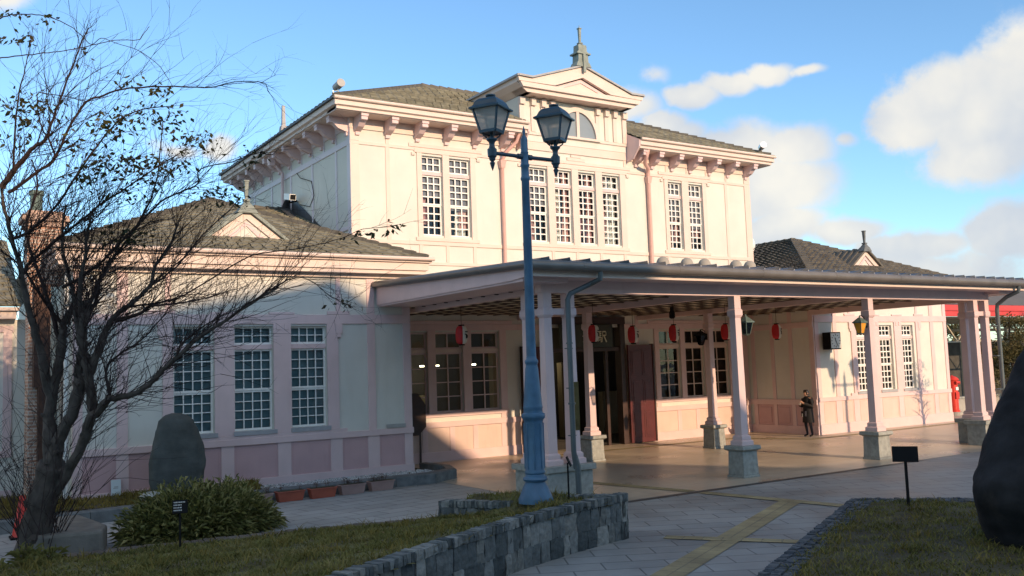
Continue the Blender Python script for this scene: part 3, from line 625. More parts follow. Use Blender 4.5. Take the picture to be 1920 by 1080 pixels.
# ---- tiled roofs: every course is a lapped strip of single tiles
def tile_slope(mb, A, B, C, D, course=.27, tw=.30, wave=.018, lap=.028):
    """A,B on the eave (left to right), D,C on top; tiles laid in courses up the slope"""
    A, B, C, D = map(Vector, (A, B, C, D))
    nrm = (B-A).cross(D-A)
    if nrm.length < 1e-6: nrm = (B-A).cross(C-A)
    nrm.normalize()
    if nrm.z < 0: nrm = -nrm
    L = ((D+C)/2-(A+B)/2).length; n = max(2, int(L/course))
    dn = nrm*.035; mb.quad(A-dn, B-dn, C-dn, D-dn)
    for i in range(n):
        t0, t1 = i/n, min(1, (i+1.12)/n)
        l0, r0 = A.lerp(D, t0), B.lerp(C, t0); l1, r1 = A.lerp(D, t1), B.lerp(C, t1)
        wd = (r0-l0).length
        if wd < .05: continue
        k = max(1, int(wd/tw)); off = .5*(i % 2)
        xs = [0]+[(j+off)/k for j in range(k+1) if 0 < (j+off)/k < 1]+[1]
        for j in range(len(xs)-1):
            a, b = xs[j], xs[j+1]
            h = lap+random.uniform(-.004, .004)
            vs = []
            for s_, up in ((a, 0), ((a+b)/2, 1), (b-.004, 0)):
                vs.append(l0.lerp(r0, s_)+nrm*(h+wave*up)); vs.append(l1.lerp(r1, s_)+nrm*(wave*up*.6))
            vs += [l0.lerp(r0, a)-nrm*.01, l0.lerp(r0, (a+b)/2)-nrm*.01, l0.lerp(r0, b-.004)-nrm*.01]
            mb.add(vs, [(0,2,3,1),(2,4,5,3),(6,7,2,0),(7,8,4,2)])
def ridge_line(mb, a, b, w=.26, h=.14):
    a, b = Vector(a), Vector(b); n = max(1, int((b-a).length/.36))
    for i in range(n):
        p, q = a.lerp(b, i/n), a.lerp(b, (i+1.06)/n); q2 = q-Vector((0,0,.02))
        mb.bar(p+Vector((0,0,.025)), q2, w, h)
UZ, RZ = 10.68, 13.40
RYc = 30.12; RXa, RXb = 15.85, 22.60
m_ = MB()
tile_slope(m_, (EX0-.04,EY0-.06,UZ), (GX0+.02,EY0-.06,UZ), (GX0+.02,EY0-.06+(GX0-EX0)*1.0,UZ+.001+(GX0-EX0)*(RZ-UZ)/(RYc-EY0)) , (GX0+.02,EY0-.06+(GX0-EX0),UZ+(GX0-EX0)*(RZ-UZ)/(RYc-EY0)) ) if False else None
def zroof(y): return UZ+(RZ-UZ)*(y-EY0)/(RYc-EY0)
# front slope left of the bay, right of it and the band above it
YB = 27.6
def hipx(y): return EX0+(RXa-EX0)*(y-EY0)/(RYc-EY0)
def hipx2(y): return EX1-(EX1-RXb)*(y-EY0)/(RYc-EY0)
tile_slope(m_, (EX0-.03,EY0-.04,UZ), (GX0+.05,EY0-.04,UZ), (GX0+.05,YB,zroof(YB)), (hipx(YB),YB,zroof(YB)))
tile_slope(m_, (GX1-.05,EY0-.04,UZ), (EX1+.03,EY0-.04,UZ), (hipx2(YB),YB,zroof(YB)), (GX1-.05,YB,zroof(YB)))
tile_slope(m_, (hipx(YB),YB,zroof(YB)), (hipx2(YB),YB,zroof(YB)), (RXb,RYc,RZ), (RXa,RYc,RZ))
tile_slope(m_, (EX0-.03,EY1,UZ), (EX0-.03,EY0-.04,UZ), (RXa,RYc,RZ), (RXa,RYc,RZ))
tile_slope(m_, (EX1+.03,EY0-.04,UZ), (EX1+.03,EY1,UZ), (RXb,RYc,RZ), (RXb,RYc,RZ))
tile_slope(m_, (EX1,EY1,UZ), (EX0,EY1,UZ), (RXa,RYc,RZ), (RXb,RYc,RZ))
m_.quad((EX0,EY0,10.625),(GX0,EY0,10.625),(GX0,EY1,10.625),(EX0,EY1,10.625)); m_.quad((GX0,MY+1.2,10.625),(EX1,MY+1.2,10.625),(EX1,EY1,10.625),(GX0,EY1,10.625)); m_.quad((GX1,EY0,10.626),(EX1,EY0,10.626),(EX1,MY+1.2,10.626),(GX1,MY+1.2,10.626))
rf = m_.build('roof', M['tile'], ST, fixn=False)
rd = MB(); ridge_line(rd, (RXa,RYc,RZ), (RXb,RYc,RZ)); ridge_line(rd, (EX0+.1,EY0+.1,UZ+.05), (RXa,RYc,RZ)); ridge_line(rd, (EX1-.1,EY0+.1,UZ+.05), (RXb,RYc,RZ)); ridge_line(rd, (EX0+.1,EY1-.1,UZ+.05), (RXa,RYc,RZ)); ridge_line(rd, (EX1-.1,EY1-.1,UZ+.05), (RXb,RYc,RZ))
rd.build('ridge_cap', M['ridge'], rf)

# ---- gabled bay on the front
PYF = 24.42
g = MB()
g.box(16.86, 21.42, MY-.06, 28, 10.3, 11.78)
gw = g.build('gable_bay', M['cream'], ST)
t = MB()
for a, b in ((16.84,17.02),(17.30,17.46),(17.72,17.88),(18.10,18.26),(20.05,20.21),(20.45,20.61),(20.83,20.99),(21.26,21.44)):
    t.box(a, b, MY-.115, MY-.05, 10.62, 11.70); t.box(a-.01, b+.01, MY-.20, MY-.05, 11.50, 11.74)
t.box(16.82, 21.46, MY-.10, MY-.05, 10.52, 10.62)
# frame of the half-round light
cxw, zb, Rr = 19.25, 10.62, 1.0
def arc(r0, r1, y0, y1, n=24):
    for i in range(n):
        a0, a1 = math.pi*i/n, math.pi*(i+1)/n
        p = lambda r, a, y: (cxw+r*math.cos(a)*.86, y, zb+r*math.sin(a))
        t.add([p(r0,a0,y0),p(r1,a0,y0),p(r1,a1,y0),p(r0,a1,y0),p(r0,a0,y1),p(r1,a0,y1),p(r1,a1,y1),p(r0,a1,y1)], [(0,1,2,3),(1,5,6,2),(0,3,7,4)])
arc(.90, 1.06, MY-.14, MY-.05); t.box(cxw-.06, cxw+.06, MY-.13, MY-.05, zb, zb+.92); t.box(cxw-.95, cxw+.95, MY-.16, MY-.05, zb-.08, zb)
t.build('bay_trim', M['palepink'], gw)
gl = MB(); n = 20
gl.add([(cxw+.9*.86*math.cos(math.pi*i/n), MY-.075, zb+.9*math.sin(math.pi*i/n)) for i in range(n+1)], [tuple(range(n+1))])
def archglass():
    m, nt, out = new_mat('grey_blue_arch_glass'); p = N(nt, 'ShaderNodeBsdfPrincipled'); tc = N(nt, 'ShaderNodeTexCoord')
    nz = N(nt, 'ShaderNodeTexNoise'); nz.inputs['Scale'].default_value = 1.5; nt.links.new(tc.outputs['Object'], nz.inputs['Vector'])
    mx = N(nt, 'ShaderNodeMix', data_type='RGBA'); mx.inputs[6].default_value = (.20,.24,.27,1); mx.inputs[7].default_value = (.30,.33,.34,1)
    nt.links.new(nz.outputs['Fac'], mx.inputs[0]); nt.links.new(mx.outputs[2], p.inputs['Base Color']); p.inputs['Roughness'].default_value = .12
    nt.links.new(p.outputs[0], out.inputs[0]); return m
gl.build('arched_window', archglass(), gw, fixn=False)
# pediment: profile with flared feet
PL, PR, PXc = 16.45, 21.80, 19.12
def prof(dz=0, inset=0):
    return [(PL+inset,12.28+dz),(PL+.55,12.27+dz),(PXc,12.97+dz),(PR-.55,12.27+dz),(PR-inset,12.28+dz)]
pd = MB()
pd.prism(prof(-.03)+[(PR-.05,12.10),(PXc+1.2,12.12),(PXc,12.56),(PXc-1.2,12.12),(PL+.05,12.10)], 1, PYF, PYF+.12)            # raking cornice
pd.prism([(PL+.10,12.098),(PR-.10,12.098),(PR-.2,11.94),(PL+.2,11.94)], 1, PYF+.02, PYF+.16); pd.prism([(PL+.22,11.94),(PR-.22,11.94),(PR-.42,11.80),(PL+.42,11.80)], 1, PYF+.12, MY+.1)
pd.prism([(PXc-1.25,12.10),(PXc+1.25,12.10),(PXc,12.54)], 1, PYF+.16, PYF+.24)
for s_, x in ((1, PL), (-1, PR)):
    pd.prism([(x+s_*.04,12.26),(x+s_*.05,12.10),(x+s_*.22,11.94),(x+s_*.42,11.80),(x+s_*.62,11.80),(x+s_*.62,12.26)], 1, PYF+.161, 28.0)
pdm = pd.build('pediment', M['palepink'], gw)
ip = MB(); ip.prism([(PXc-1.15,12.105),(PXc-.85,12.105),(PXc,12.40),(PXc+.85,12.105),(PXc+1.15,12.105),(PXc,12.53)], 1, PYF+.13, PYF+.162); ip.build('tympanum_moulding', M['pink'], pdm)
gr = MB()
P = prof(0)
for (a, b) in ((P[0],P[1]),(P[1],P[2])): tile_slope(gr, (a[0],28.4,a[1]), (a[0],PYF-.04,a[1]), (b[0],PYF-.04,b[1]), (b[0],28.4 if b is P[1] else 29.4,b[1]))
for (a, b) in ((P[4],P[3]),(P[3],P[2])): tile_slope(gr, (a[0],PYF-.04,a[1]), (a[0],28.4,a[1]), (b[0],28.4 if b is P[3] else 29.4,b[1]), (b[0],PYF-.04,b[1]))
gr.build('bay_roof', M['tile'], gw, fixn=False)
vg = MB(); vg.prism(prof(.035)+prof(-.03)[::-1], 1, PYF-.07, PYF-.005); vg.box(PL-.05, PL+.02, PYF-.05, 28.0, 12.24, 12.31); vg.box(PR-.02, PR+.05, PYF-.05, 28.0, 12.24, 12.31); vg.build('verge_flashing', M['sill'], gw)
fin = MB()
fy = PYF+.10
fin.frus(PXc, fy, 12.92, 13.08, .32, .25, .20, .18); fin.frus(PXc, fy, 13.08, 13.36, .22, .20, .17, .17); fin.frus(PXc, fy, 13.36, 13.41, .29, .29, .22, .22); fin.frus(PXc, fy, 13.41, 13.46, .23, .21, .18, .17)
fin.frus(PXc, fy, 13.46, 13.70, .18, .17, .15, .14); fin.frus(PXc, fy, 13.70, 13.77, .15, .05, .13, .05); fin.frus(PXc, fy, 13.77, 13.81, .075, .075); fin.frus(PXc, fy, 13.81, 14.30, .032, .045); fin.frus(PXc, fy, 14.30, 14.33, .065, .065)
fin.tube([(PXc,fy,14.33),(PXc,fy,14.44)], [.02,.006], 6)
fin.box(PXc-.05, PXc+.05, fy-.24, fy-.16, 12.72, 13.36)
fin.build('finial', M['patina'], gw)

# ---- wing roofs
def wing_roof(fx, tm, x_in):
    m_ = MB(); lx, rx = 2.46, 11.54
    ey, pk = FY-.50, (7.0, 26.04, 7.74)
    def Q(x, y, z): return (fx(x), y, z)
    def sl(A, B, C, D):
        if fx is mir: A, B, C, D = B, A, D, C
        tile_slope(m_, A, B, C, D, .27 if fx is mir else .25, .30, .055 if fx is mir else .016, .05 if fx is mir else .028)
    sl(Q(lx,ey,5.70), Q(rx,ey,5.70), Q(*pk), Q(*pk))
    sl(Q(lx,38,5.70), Q(lx,ey,5.70), Q(*pk), Q(7.0,34,7.74))
    sl(Q(rx,ey,5.70), Q(rx,30,5.70), Q(7.0,30,7.74), Q(*pk))
    m_.quad(Q(lx,ey,5.66), Q(rx,ey,5.66), Q(rx,38,5.66), Q(lx,38,5.66))
    if fx is idm:   # cross ridge that dies into the upper storey
        tile_slope(m_, (7.6,27.6,7.44), (UX0,27.6,7.44), (UX0,30.6,8.44), (7.6,30.6,8.44), .25)
        tile_slope(m_, (UX0,33.6,7.44), (7.6,33.6,7.44), (7.6,30.6,8.44), (UX0,30.6,8.44), .25)
        tile_slope(m_, (6.2,33.0,7.4), (6.2,28.2,7.4), (7.6,30.6,8.44), (7.6,30.6,8.44), .25)
    o = m_.build('roof', M[tm], ST, fixn=False)
    rd = MB()
    ridge_line(rd, Q(*pk), Q(7.0,34,7.74)); ridge_line(rd, Q(rx-.1,ey+.1,5.74), Q(*pk)); ridge_line(rd, Q(lx+.1,ey+.1,5.74), Q(*pk))
    rd.build('ridge_cap', M['ridge'], o)
    if fx is idm: rd = MB(); ridge_line(rd, (7.6,30.6,8.44), (UX0,30.6,8.44)); rd.build('ridge_cap', M['ridge'], o)
    # small gabled dormer with a finial
    d = MB(); dc, zt, zbm, hw, yf = 6.95, 6.84, 6.06, 1.06, 22.62
    def DX(p): return [(fx(x), z) for x, z in p]
    d.prism(DX([(dc-hw,zbm),(dc+hw,zbm),(dc,zt)]), 1, yf+.06, yf+1.6)
    dm = d.build('dormer', M['cream'], ST)
    b = MB()
    b.prism(DX([(dc-hw-.06,zbm-.02),(dc-hw+.22,zbm-.02),(dc,zt-.16),(dc+hw-.22,zbm-.02),(dc+hw+.06,zbm-.02),(dc,zt+.03)]), 1, yf, yf+.058)
    b.build('barge_board', M['palepink'], dm)
    b = MB(); b.prism(DX([(dc-hw+.45,zbm+.04),(dc-hw+.62,zbm+.04),(dc,zt-.33),(dc+hw-.62,zbm+.04),(dc+hw-.45,zbm+.04),(dc,zt-.21)]), 1, yf+.03, yf+.057); b.build('gable_moulding', M['pink'], dm)
    b = MB()
    for s_ in (-1, 1):
        pts = [(dc+s_*(hw+.42),zbm-.10),(dc+s_*(hw+.05),zbm+.0),(dc+s_*.5,zt-.32),(dc,zt+.05),(dc,zt+.12),(dc+s_*.5,zt-.22),(dc+s_*(hw+.08),zbm+.06),(dc+s_*(hw+.42),zbm-.05)]
        b.prism(DX(pts), 1, yf-.10, yf+2.2)
    for k in range(6):
        for s_ in (-1, 1):
            yy = yf+.18+k*.30; b.bar((fx(dc+s_*.04),yy,zt+.13), (fx(dc+s_*(hw+.05)),yy,zbm+.09), .10, .05)
    b.build('dormer_roof', M['patina'] if fx is idm else M['ridge'], dm)
    b = MB(); b.box(min(fx(dc-hw-.1),fx(dc+hw+.1)), max(fx(dc-hw-.1),fx(dc+hw+.1)), yf-.03, yf+.05, zbm-.08, zbm-.02); b.build('flashing', M['patina'], dm)
    f = MB(); X0 = fx(dc)
    f.frus(X0, yf+.02, zt-.02, zt+.16, .26, .14, .14, .12); f.frus(X0, yf+.02, zt+.16, zt+.28, .13, .05, .11, .05); f.frus(X0, yf+.02, zt+.28, zt+.33, .075, .075)
    f.frus(X0, yf+.02, zt+.33, zt+.78, .032, .05); f.frus(X0, yf+.02, zt+.78, zt+.81, .065, .065); f.build('finial', M['patina'] if fx is idm else M['granite_dark'], dm)
    # cornice
    c = MB()
    for (y0, z0, z1, y1) in ((FY-.10,5.20,5.30,FY+.02),(FY-.34,5.30,5.40,FY+.02),(FY-.40,5.40,5.60,FY+.02),(FY-.47,5.60,5.655,FY+.02)):
        a, b_ = sorted((fx(2.94-(FY-y0)), fx(11.07+(FY-y0)))); yb = 34 if fx is idm else 34
        c.box(a, b_, y0, MY-.15, z0, z1)
    c.build('cornice', M['palepink'], ST)
    gg = MB(); a, b_ = sorted((fx(2.42), fx(11.58))); gg.tube([(a,ey-.03,5.69),(b_,ey-.03,5.69)], .05, 8); gg.build('gutter', M['palepink'], ST, smooth=True)
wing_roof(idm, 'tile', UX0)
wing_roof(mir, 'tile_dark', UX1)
q = MB()   # dark sheet added where the wing roof meets the tall side wall
q.add([(UX0-.02,30.4,8.5),(UX0-.02,28.0,7.35),(UX0-.50,28.0,7.50),(UX0-.50,29.9,8.34),(UX0-.02,30.6,8.95)], [(0,1,2,3),(0,3,4)])
q.add([(UX0-.025,30.6,8.95),(UX0-.025,30.2,8.9),(UX0-.025,27.4,7.36),(UX0-.025,27.4,7.1),(UX0-.025,30.6,8.3)], [(0,1,2,3,4)])
q.build('dark_sheet', M['darkmetal'], ST, fixn=False)

# ---- rain pipes on the upper front and the side
for x, pts in ((16.08, [(16.5,EY0+.2,10.42),(16.45,EY0+.35,10.1),(16.12,MY-.3,9.75),(16.08,MY-.10,9.5),(16.08,MY-.10,5.2)]),
               (22.37, [(22.0,EY0+.2,10.42),(21.93,EY0+.22,10.15),(22.0,EY0+.42,9.93),(22.30,MY-.2,9.78),(22.37,MY-.10,9.6),(22.37,MY-.10,5.2)])):
    p = MB(); p.tube(pts, .075 if x > 20 else .06, 10); p.frus(pts[-2][0], MY-.10, 9.26, 9.50, .07, .11); p.build('rain_pipe', M['gutter_wall'], ST, smooth=True)
p = MB(); p.tube([(EX0+.3,30.75,10.35),(EX0+.35,30.75,10.1),(UX0-.12,30.75,9.75),(UX0-.12,30.75,8.3)], .06, 8); p.frus(EX0+.3, 30.75, 10.0, 10.25, .09, .12); p.build('rain_pipe', M['pink'], ST, smooth=True)
p = MB(); p.tube([(2.85,FY-.3,5.3),(2.80,FY-.1,5.0),(2.80,FY-.1,.1)], .05, 8); p.build('rain_pipe', M['white'], ST, smooth=True)

# ---- entrance: dark timber frame, open doors, name board
t = MB()
a, b = DOOR
t.box(a-.20, a+.02, MY-.12, MY+.20, 0, 4.15); t.box(b-.02, b+.20, MY-.12, MY+.20, 0, 4.15); t.box(a-.22, b+.22, MY-.14, MY+.20, 4.15, 4.40); t.box(a+.02, b-.02, MY-.06, MY+.2, 3.22, 3.36)
t.box(a+1.0, a+1.08, MY+.0, MY+.1, 0, 3.22); t.box(b-.62, b-.50, MY+.0, MY+.1, 0, 3.22)
fr = t.build('entrance_frame', M['wood_dark'], ST, bevel=.01)
for s_, x0, dw_ in ((1, DOOR[1]+.24, 1.10), (-1, DOOR[0]-.24-.80, .80)):
    d = MB(); d.box(x0, x0+dw_, MY-.21, MY-.14, .03, 3.42)
    dr = d.build('door', M['wood_red'], ST)
    d = MB()
    for (u0, u1) in ((.09*dw_/1.22,.55*dw_/1.22),(.67*dw_/1.22,1.12*dw_/1.22)):
        for (z0, z1) in ((.20,1.15),(1.3,2.2),(2.35,3.25)):
            d.box(x0+u0, x0+u1, MY-.222, MY-.211, z0, z1); d.box(x0+u0+.07, x0+u1-.07, MY-.235, MY-.223, z0+.07, z1-.07)
    d.build('door_panel', M['wood_red'], dr, bevel=.006)
    d = MB(); d.box(x0+dw_+.002 if s_ > 0 else x0-.062, x0+dw_+.062 if s_ > 0 else x0-.002, MY-.24, MY-.05, .03, 3.44); d.build('door_edge', M['wood_dark'], dr)
sb = MB(); sb.box(18.05, 20.30, MY-.22, MY-.15, 3.36, 4.14)
sg = sb.build('name_board', mat('dark_green_name_board', (.028, .032, .02), .5, .25, 4), ST, bevel=.01)
STROKES = {
 'sun': [[(.25,.95),(.25,.03)],[(.25,.93),(.75,.93)],[(.75,.97),(.75,.03)],[(.25,.5),(.75,.5)],[(.25,.07),(.75,.07)]],
 'light': [[(.5,1),(.5,.56)],[(.2,.9),(.33,.66)],[(.8,.92),(.66,.66)],[(.06,.55),(.94,.55)],[(.38,.55),(.34,.3),(.10,.03)],[(.6,.55),(.6,.14),(.68,.06),(.92,.06),(.94,.22)]],
 'station': [[(.08,.94),(.08,.4)],[(.08,.92),(.44,.92)],[(.08,.75),(.42,.75)],[(.08,.58),(.42,.58)],[(.26,.92),(.26,.4)],[(.08,.4),(.46,.4),(.43,.06),(.34,.08)],[(.08,.24),(.05,.08)],[(.17,.27),(.16,.13)],[(.26,.27),(.27,.15)],[(.34,.29),(.37,.19)],[(.55,.92),(.92,.92),(.92,.6),(.55,.6)],[(.55,.95),(.55,.5),(.46,.03)],[(.70,.6),(.97,.03)]]}
tx = MB()
for ch, xc in (('sun', 18.52), ('light', 19.17), ('station', 19.82)):
    s_ = .40
    for st_ in STROKES[ch]:
        for (u0, v0), (u1, v1) in zip(st_[:-1], st_[1:]):
            tx.bar((xc+(u0-.5)*s_, MY-.228, 3.72+(v0-.5)*s_), (xc+(u1-.5)*s_, MY-.228, 3.72+(v1-.5)*s_), .012, .042)
tx.build('lettering', mat('gilt_lettering', (.70, .66, .50), .5, .05, 5), sg)
# ================================================================== FRONT CANOPY (part of the station)
KX0, KX1, KY0 = 10.02, 28.35, 14.85     # canopy edges
def kz(y): return 4.80+(y-KY0)*.037      # top of the deck
c = MB()     # folded sheet roof: a saw-tooth section drawn out along the slope
xs = []; x = KX0
while x < KX1-.01:
    xs += [(x, 0.0), (x+.25, .035), (x+.47, .088), (x+.50, .09)]; x += .51
xs.append((KX1, 0.0))
vs = []; 
for yy in (KY0-.10, MY):
    for (px, h) in xs: vs.append((px, yy, kz(yy)+h+.03))
n = len(xs); c.add(vs, [(i, i+1, n+i+1, n+i) for i in range(n-1)])
c.quad((KX0,KY0-.08,kz(KY0)-.01),(KX1,KY0-.08,kz(KY0)-.01),(KX1,MY,kz(MY)-.01),(KX0,MY,kz(MY)-.01))
for i in range(n-1):   # close the ends of the folds
    if xs[i][1]+xs[i+1][1] > .02: c.quad((xs[i][0],KY0-.10,kz(KY0)+.02),(xs[i+1][0],KY0-.10,kz(KY0)+.02),(xs[i+1][0],KY0-.10,kz(KY0)+.03+xs[i+1][1]),(xs[i][0],KY0-.10,kz(KY0)+.03+xs[i][1]))
cr = c.build('canopy_roof', M['darkmetal'], ST, fixn=False)
# small snow guards along the edge
for k in range(36): 
    b = MB(); xx = KX0+.50+k*.51; b.box(xx-.014, xx+.014, KY0-.125, KY0-.10, kz(KY0)+.02, kz(KY0)+.07); b.build('roof_clip', M['sill'], cr)
# eave: gutter, fascia strip, soffit, beam
g = MB(); g.tube([(KX0-.05,KY0-.14,4.735),(KX1+.05,KY0-.14,4.735)], .105, 14)
g.build('canopy_gutter', M['gutter'], ST, smooth=True)
for k in range(7):
    g = MB(); xx = KX0+1.3+k*2.6; g.tube([(xx-.05,KY0-.14,4.735),(xx+.05,KY0-.14,4.735)], .109, 14); g.build('gutter_joint', M['gutter'], ST)
f = MB(); f.box(KX0+.04, KX1-.04, KY0, KY0+.05, 4.535, 4.80); f.build('fascia_strip', M['palepink'], ST)
f = MB(); f.box(KX0+.10, KX1-.10, KY0+.051, 15.60, 4.545, 4.60); f.build('soffit', M['pink'], ST)
f = MB(); f.box(10.88, 27.42, 15.60, 15.82, 4.285, 4.66)
f.build('canopy_beam', M['pink'], ST)
for bx_ in ((16.50,16.70,15.821,MY-.05,4.29,4.47),(21.58,21.78,15.821,MY-.05,4.29,4.47),(26.95,27.12,15.821,FY-.05,4.27,4.66),(11.28,11.46,15.821,MY-.05,4.33,4.47)):
    f = MB(); f.box(*bx_); f.build('canopy_beam', M['pink'], ST)
# raking side: gutter edge and tapering apron board
for x, s_ in ((10.14, 1), (28.22, -1)):
    yb = FY-.06
    f = MB(); f.prism([(KY0+.06,4.54),(15.58,4.50),(yb,4.50),(yb,5.0),(KY0+.06,4.78)], 0, x-.035, x+.035); f.build('side_apron', M['pink'], ST)
    f = MB(); f.tube([(x-s_*.10,KY0-.12,4.76),(x-s_*.10,yb,5.03)], .085, 10); f.build('canopy_gutter', M['gutter'] , ST, smooth=True)
    f = MB(); f.box(min(x-.0,x+s_*1.0), max(x, x+s_*1.1), KY0+.30, FY-.06, 4.455, 4.55); f.build('soffit', M['pink'], ST)
# coffered ceiling
f = MB(); f.box(11.2, 27.12, 15.825, MY-.04, 4.46, 4.50); f.build('ceiling', M['ceil'], ST)
f = MB(); st = .60
x = 11.4
while x < 27.0: f.box(x-.03, x+.03, 15.83, MY-.05, 4.437, 4.4595); x += st
y = 16.1
while y < MY-.1: f.box(11.2, 27.1, y-.03, y+.03, 4.434, 4.4565); y += st
f.build('ceiling_lattice', M['batten'], ST)
# columns on granite pedestals
def col_mb(x, y, zb=.74, zt=4.285, a=.112, b=.094):
    s = MB()
    s.frus(x, y, zb, zb+.10, .19); s.frus(x, y, zb+.10, zb+.13, .19, .15); s.frus(x, y, zb+.13, zb+.21, .15); s.frus(x, y, zb+.21, zb+.25, .15, a)
    s.frus(x, y, zb+.25, zt-.52, a, b); s.frus(x, y, zt-.52, zt-.46, b, .13); s.frus(x, y, zt-.46, zt-.34, .13); s.frus(x, y, zt-.34, zt-.30, .13, .105); s.frus(x, y, zt-.30, zt, .105)
    return s
def ped_mb(x, y, w=.25, wy=None, h=.74, cap=.06):
    wy = wy or w; s = MB()
    s.frus(x, y, 0, .06, w+.02, w+.02, wy+.02, wy+.02); s.frus(x, y, .06, h-.13, w, w-.015, wy, wy-.015); s.frus(x, y, h-.13, h-.09, w-.015, w+cap, wy-.015, wy+cap); s.frus(x, y, h-.09, h, w+cap, w+cap-.01, wy+cap, wy+cap-.01)
    return s
for x, y in ((16.60,15.70),(21.68,15.70),(16.60,21.50),(21.50,21.50)):
    cl = col_mb(x, y).build('column', M['pink'], ST, bevel=.006)
    ped_mb(x, y).build('pedestal', M['granite'], cl, bevel=.012)
for xs_, xc in (((11.03,11.62), 11.2), ((27.27,26.68), 27.1)):
    pts = ((xs_[0],15.70),(xs_[1],15.70),(xs_[0],16.34))
    cs = [col_mb(x, y).build('column', M['pink'], ST, bevel=.006) for x, y in pts]
    s = MB(); a, b = min(xs_)-.27, max(xs_)+.27
    for (z0, z1, o_) in ((0,.62,0),(.62,.74,.06)):
        if xs_[0] < 20: s.prism([(a-o_,15.42-o_),(b+o_,15.42-o_),(b+o_,16.0+o_),(a+.58+o_,16.0+o_),(a+.58+o_,16.62+o_),(a-o_,16.62+o_)], 2, z0, z1)
        else: s.prism([(a-o_,15.42-o_),(b+o_,15.42-o_),(b+o_,16.62+o_),(b-.58-o_,16.62+o_),(b-.58-o_,16.0+o_),(a-o_,16.0+o_)], 2, z0, z1)
    s.build('pedestal', M['granite'], cs[0], bevel=.01)
    t = MB(); t.box(min(xs_)+.10, max(xs_)-.10, 15.64, 15.76, 3.83, 3.96); t.box(xs_[0]-.06, xs_[0]+.06, 15.80, 16.24, 3.83, 3.96); t.build('column_tie', M['pink'], ST)
q = MB(); q.box(11.62-.113, 11.62+.113, 15.70-.119, 15.70-.105, 1.42, 2.42); q.box(11.62+.108, 11.62+.122, 15.70-.1, 15.70+.1, 1.42, 2.42); q.build('brass_plaque', mat('aged_brass', (.13, .10, .04), .35, .3, 5, metal=.7), ST)
# rain pipes of the canopy
p = MB(); p.tube([(11.75,KY0-.14,4.66),(11.75,KY0-.13,4.5),(11.68,14.95,4.42),(11.25,15.1,4.22),(11.20,15.12,4.10),(11.20,15.12,1.05),(11.22,15.12,.88),(11.30,15.2,.70)], .055, 10)
p.lathe(11.2, 15.12, [(.075,1.98),(.075,2.02)], 10); p.lathe(11.2, 15.12, [(.07,3.2),(.07,3.23)], 10)
for z in (1.35, 2.3, 3.1): p.box(11.13, 11.27, 15.10, 15.2, z, z+.02)
p.tube([(11.22,15.12,.95),(11.30,15.14,.75),(11.31,15.15,.10)], .06, 8)
p.build('rain_pipe', M['pipe'], ST, smooth=True)
p = MB(); p.tube([(27.5,KY0-.14,4.66),(27.5,KY0-.13,4.5),(27.52,15.1,4.36),(27.55,15.42,4.15),(27.56,15.45,4.0),(27.56,15.45,1.2),(27.60,15.40,1.0),(27.9,15.30,.72)], .06, 10); 
for z in (1.6, 2.6, 3.5): p.box(27.36, 27.62, 15.43, 15.64, z, z+.03)
p.build('rain_pipe', M['pipe'], ST, smooth=True)

# ---- far-left low annex with chimney
AN = thing('low_annex', 'low cream annex with a tiled roof and brick chimney beyond the left wing', 'building', (-1.5, 24.6, 0))
w = MB(); w.box(-8, 2.92, 24.6, 32, 0, 4.3); w.build('wall', M['cream'], AN)
t = MB()
for x in (-7.8,-5,-2.4,.2,1.90): t.box(x-.09, x+.09, 24.565, 24.61, 1.25, 4.0)
t.box(-8, 2.0, 24.56, 24.61, 1.1, 1.25); t.box(-8, 2.0, 24.55, 24.61, 0, .35); t.box(-8, 2.02, 24.56, 24.61, 4.0, 4.15); t.build('timber_framing', M['pink'], AN)
e = MB(); e.box(-8.3, 2.05, 24.25, 32.2, 4.30, 4.48); e.box(-8.3, 2.1, 24.15, 32.2, 4.48, 4.56); e.build('cornice', M['palepink'], AN)
r_ = MB(); tile_slope(r_, (-8.4,24.1,4.60), (2.15,24.1,4.60), (2.15,28.4,6.7), (-8.4,28.4,6.7)); r_.build('roof', M['tile'], AN, fixn=False)
c = MB(); c.box(2.14, 2.86, 23.0, 23.7, 5.0, 6.3); c.box(2.18, 2.62, 23.0, 23.7, 0, 4.999); ch = c.build('chimney', M['brick'], AN)
c = MB(); c.box(2.08, 2.92, 22.94, 23.76, 6.3, 6.42); c.box(2.02, 2.98, 22.88, 23.82, 6.42, 6.55); c.box(2.14, 2.86, 23.0, 23.7, 6.55, 6.66); c.build('chimney_cap', mat('pale_red_corbel', (.52, .36, .28), .8, .15, 6, .2, 30), ch)
c = MB(); c.lathe(2.34, 23.3, [(.13,6.66),(.13,7.05),(.16,7.05),(.16,7.15)], 12); c.build('chimney_pot', M['copper'], ch)
c = MB(); c.box(2.26, 2.58, 22.72, 22.995, 2.7, 4.95); c.box(2.36, 2.62, 22.72, 22.995, .1, 2.699); c.build('brown_box', mat('dark_brown_box', (.065, .027, .015), .7, .3, 4, .2, 20), AN)  # dark brown box standing before the lower chimney

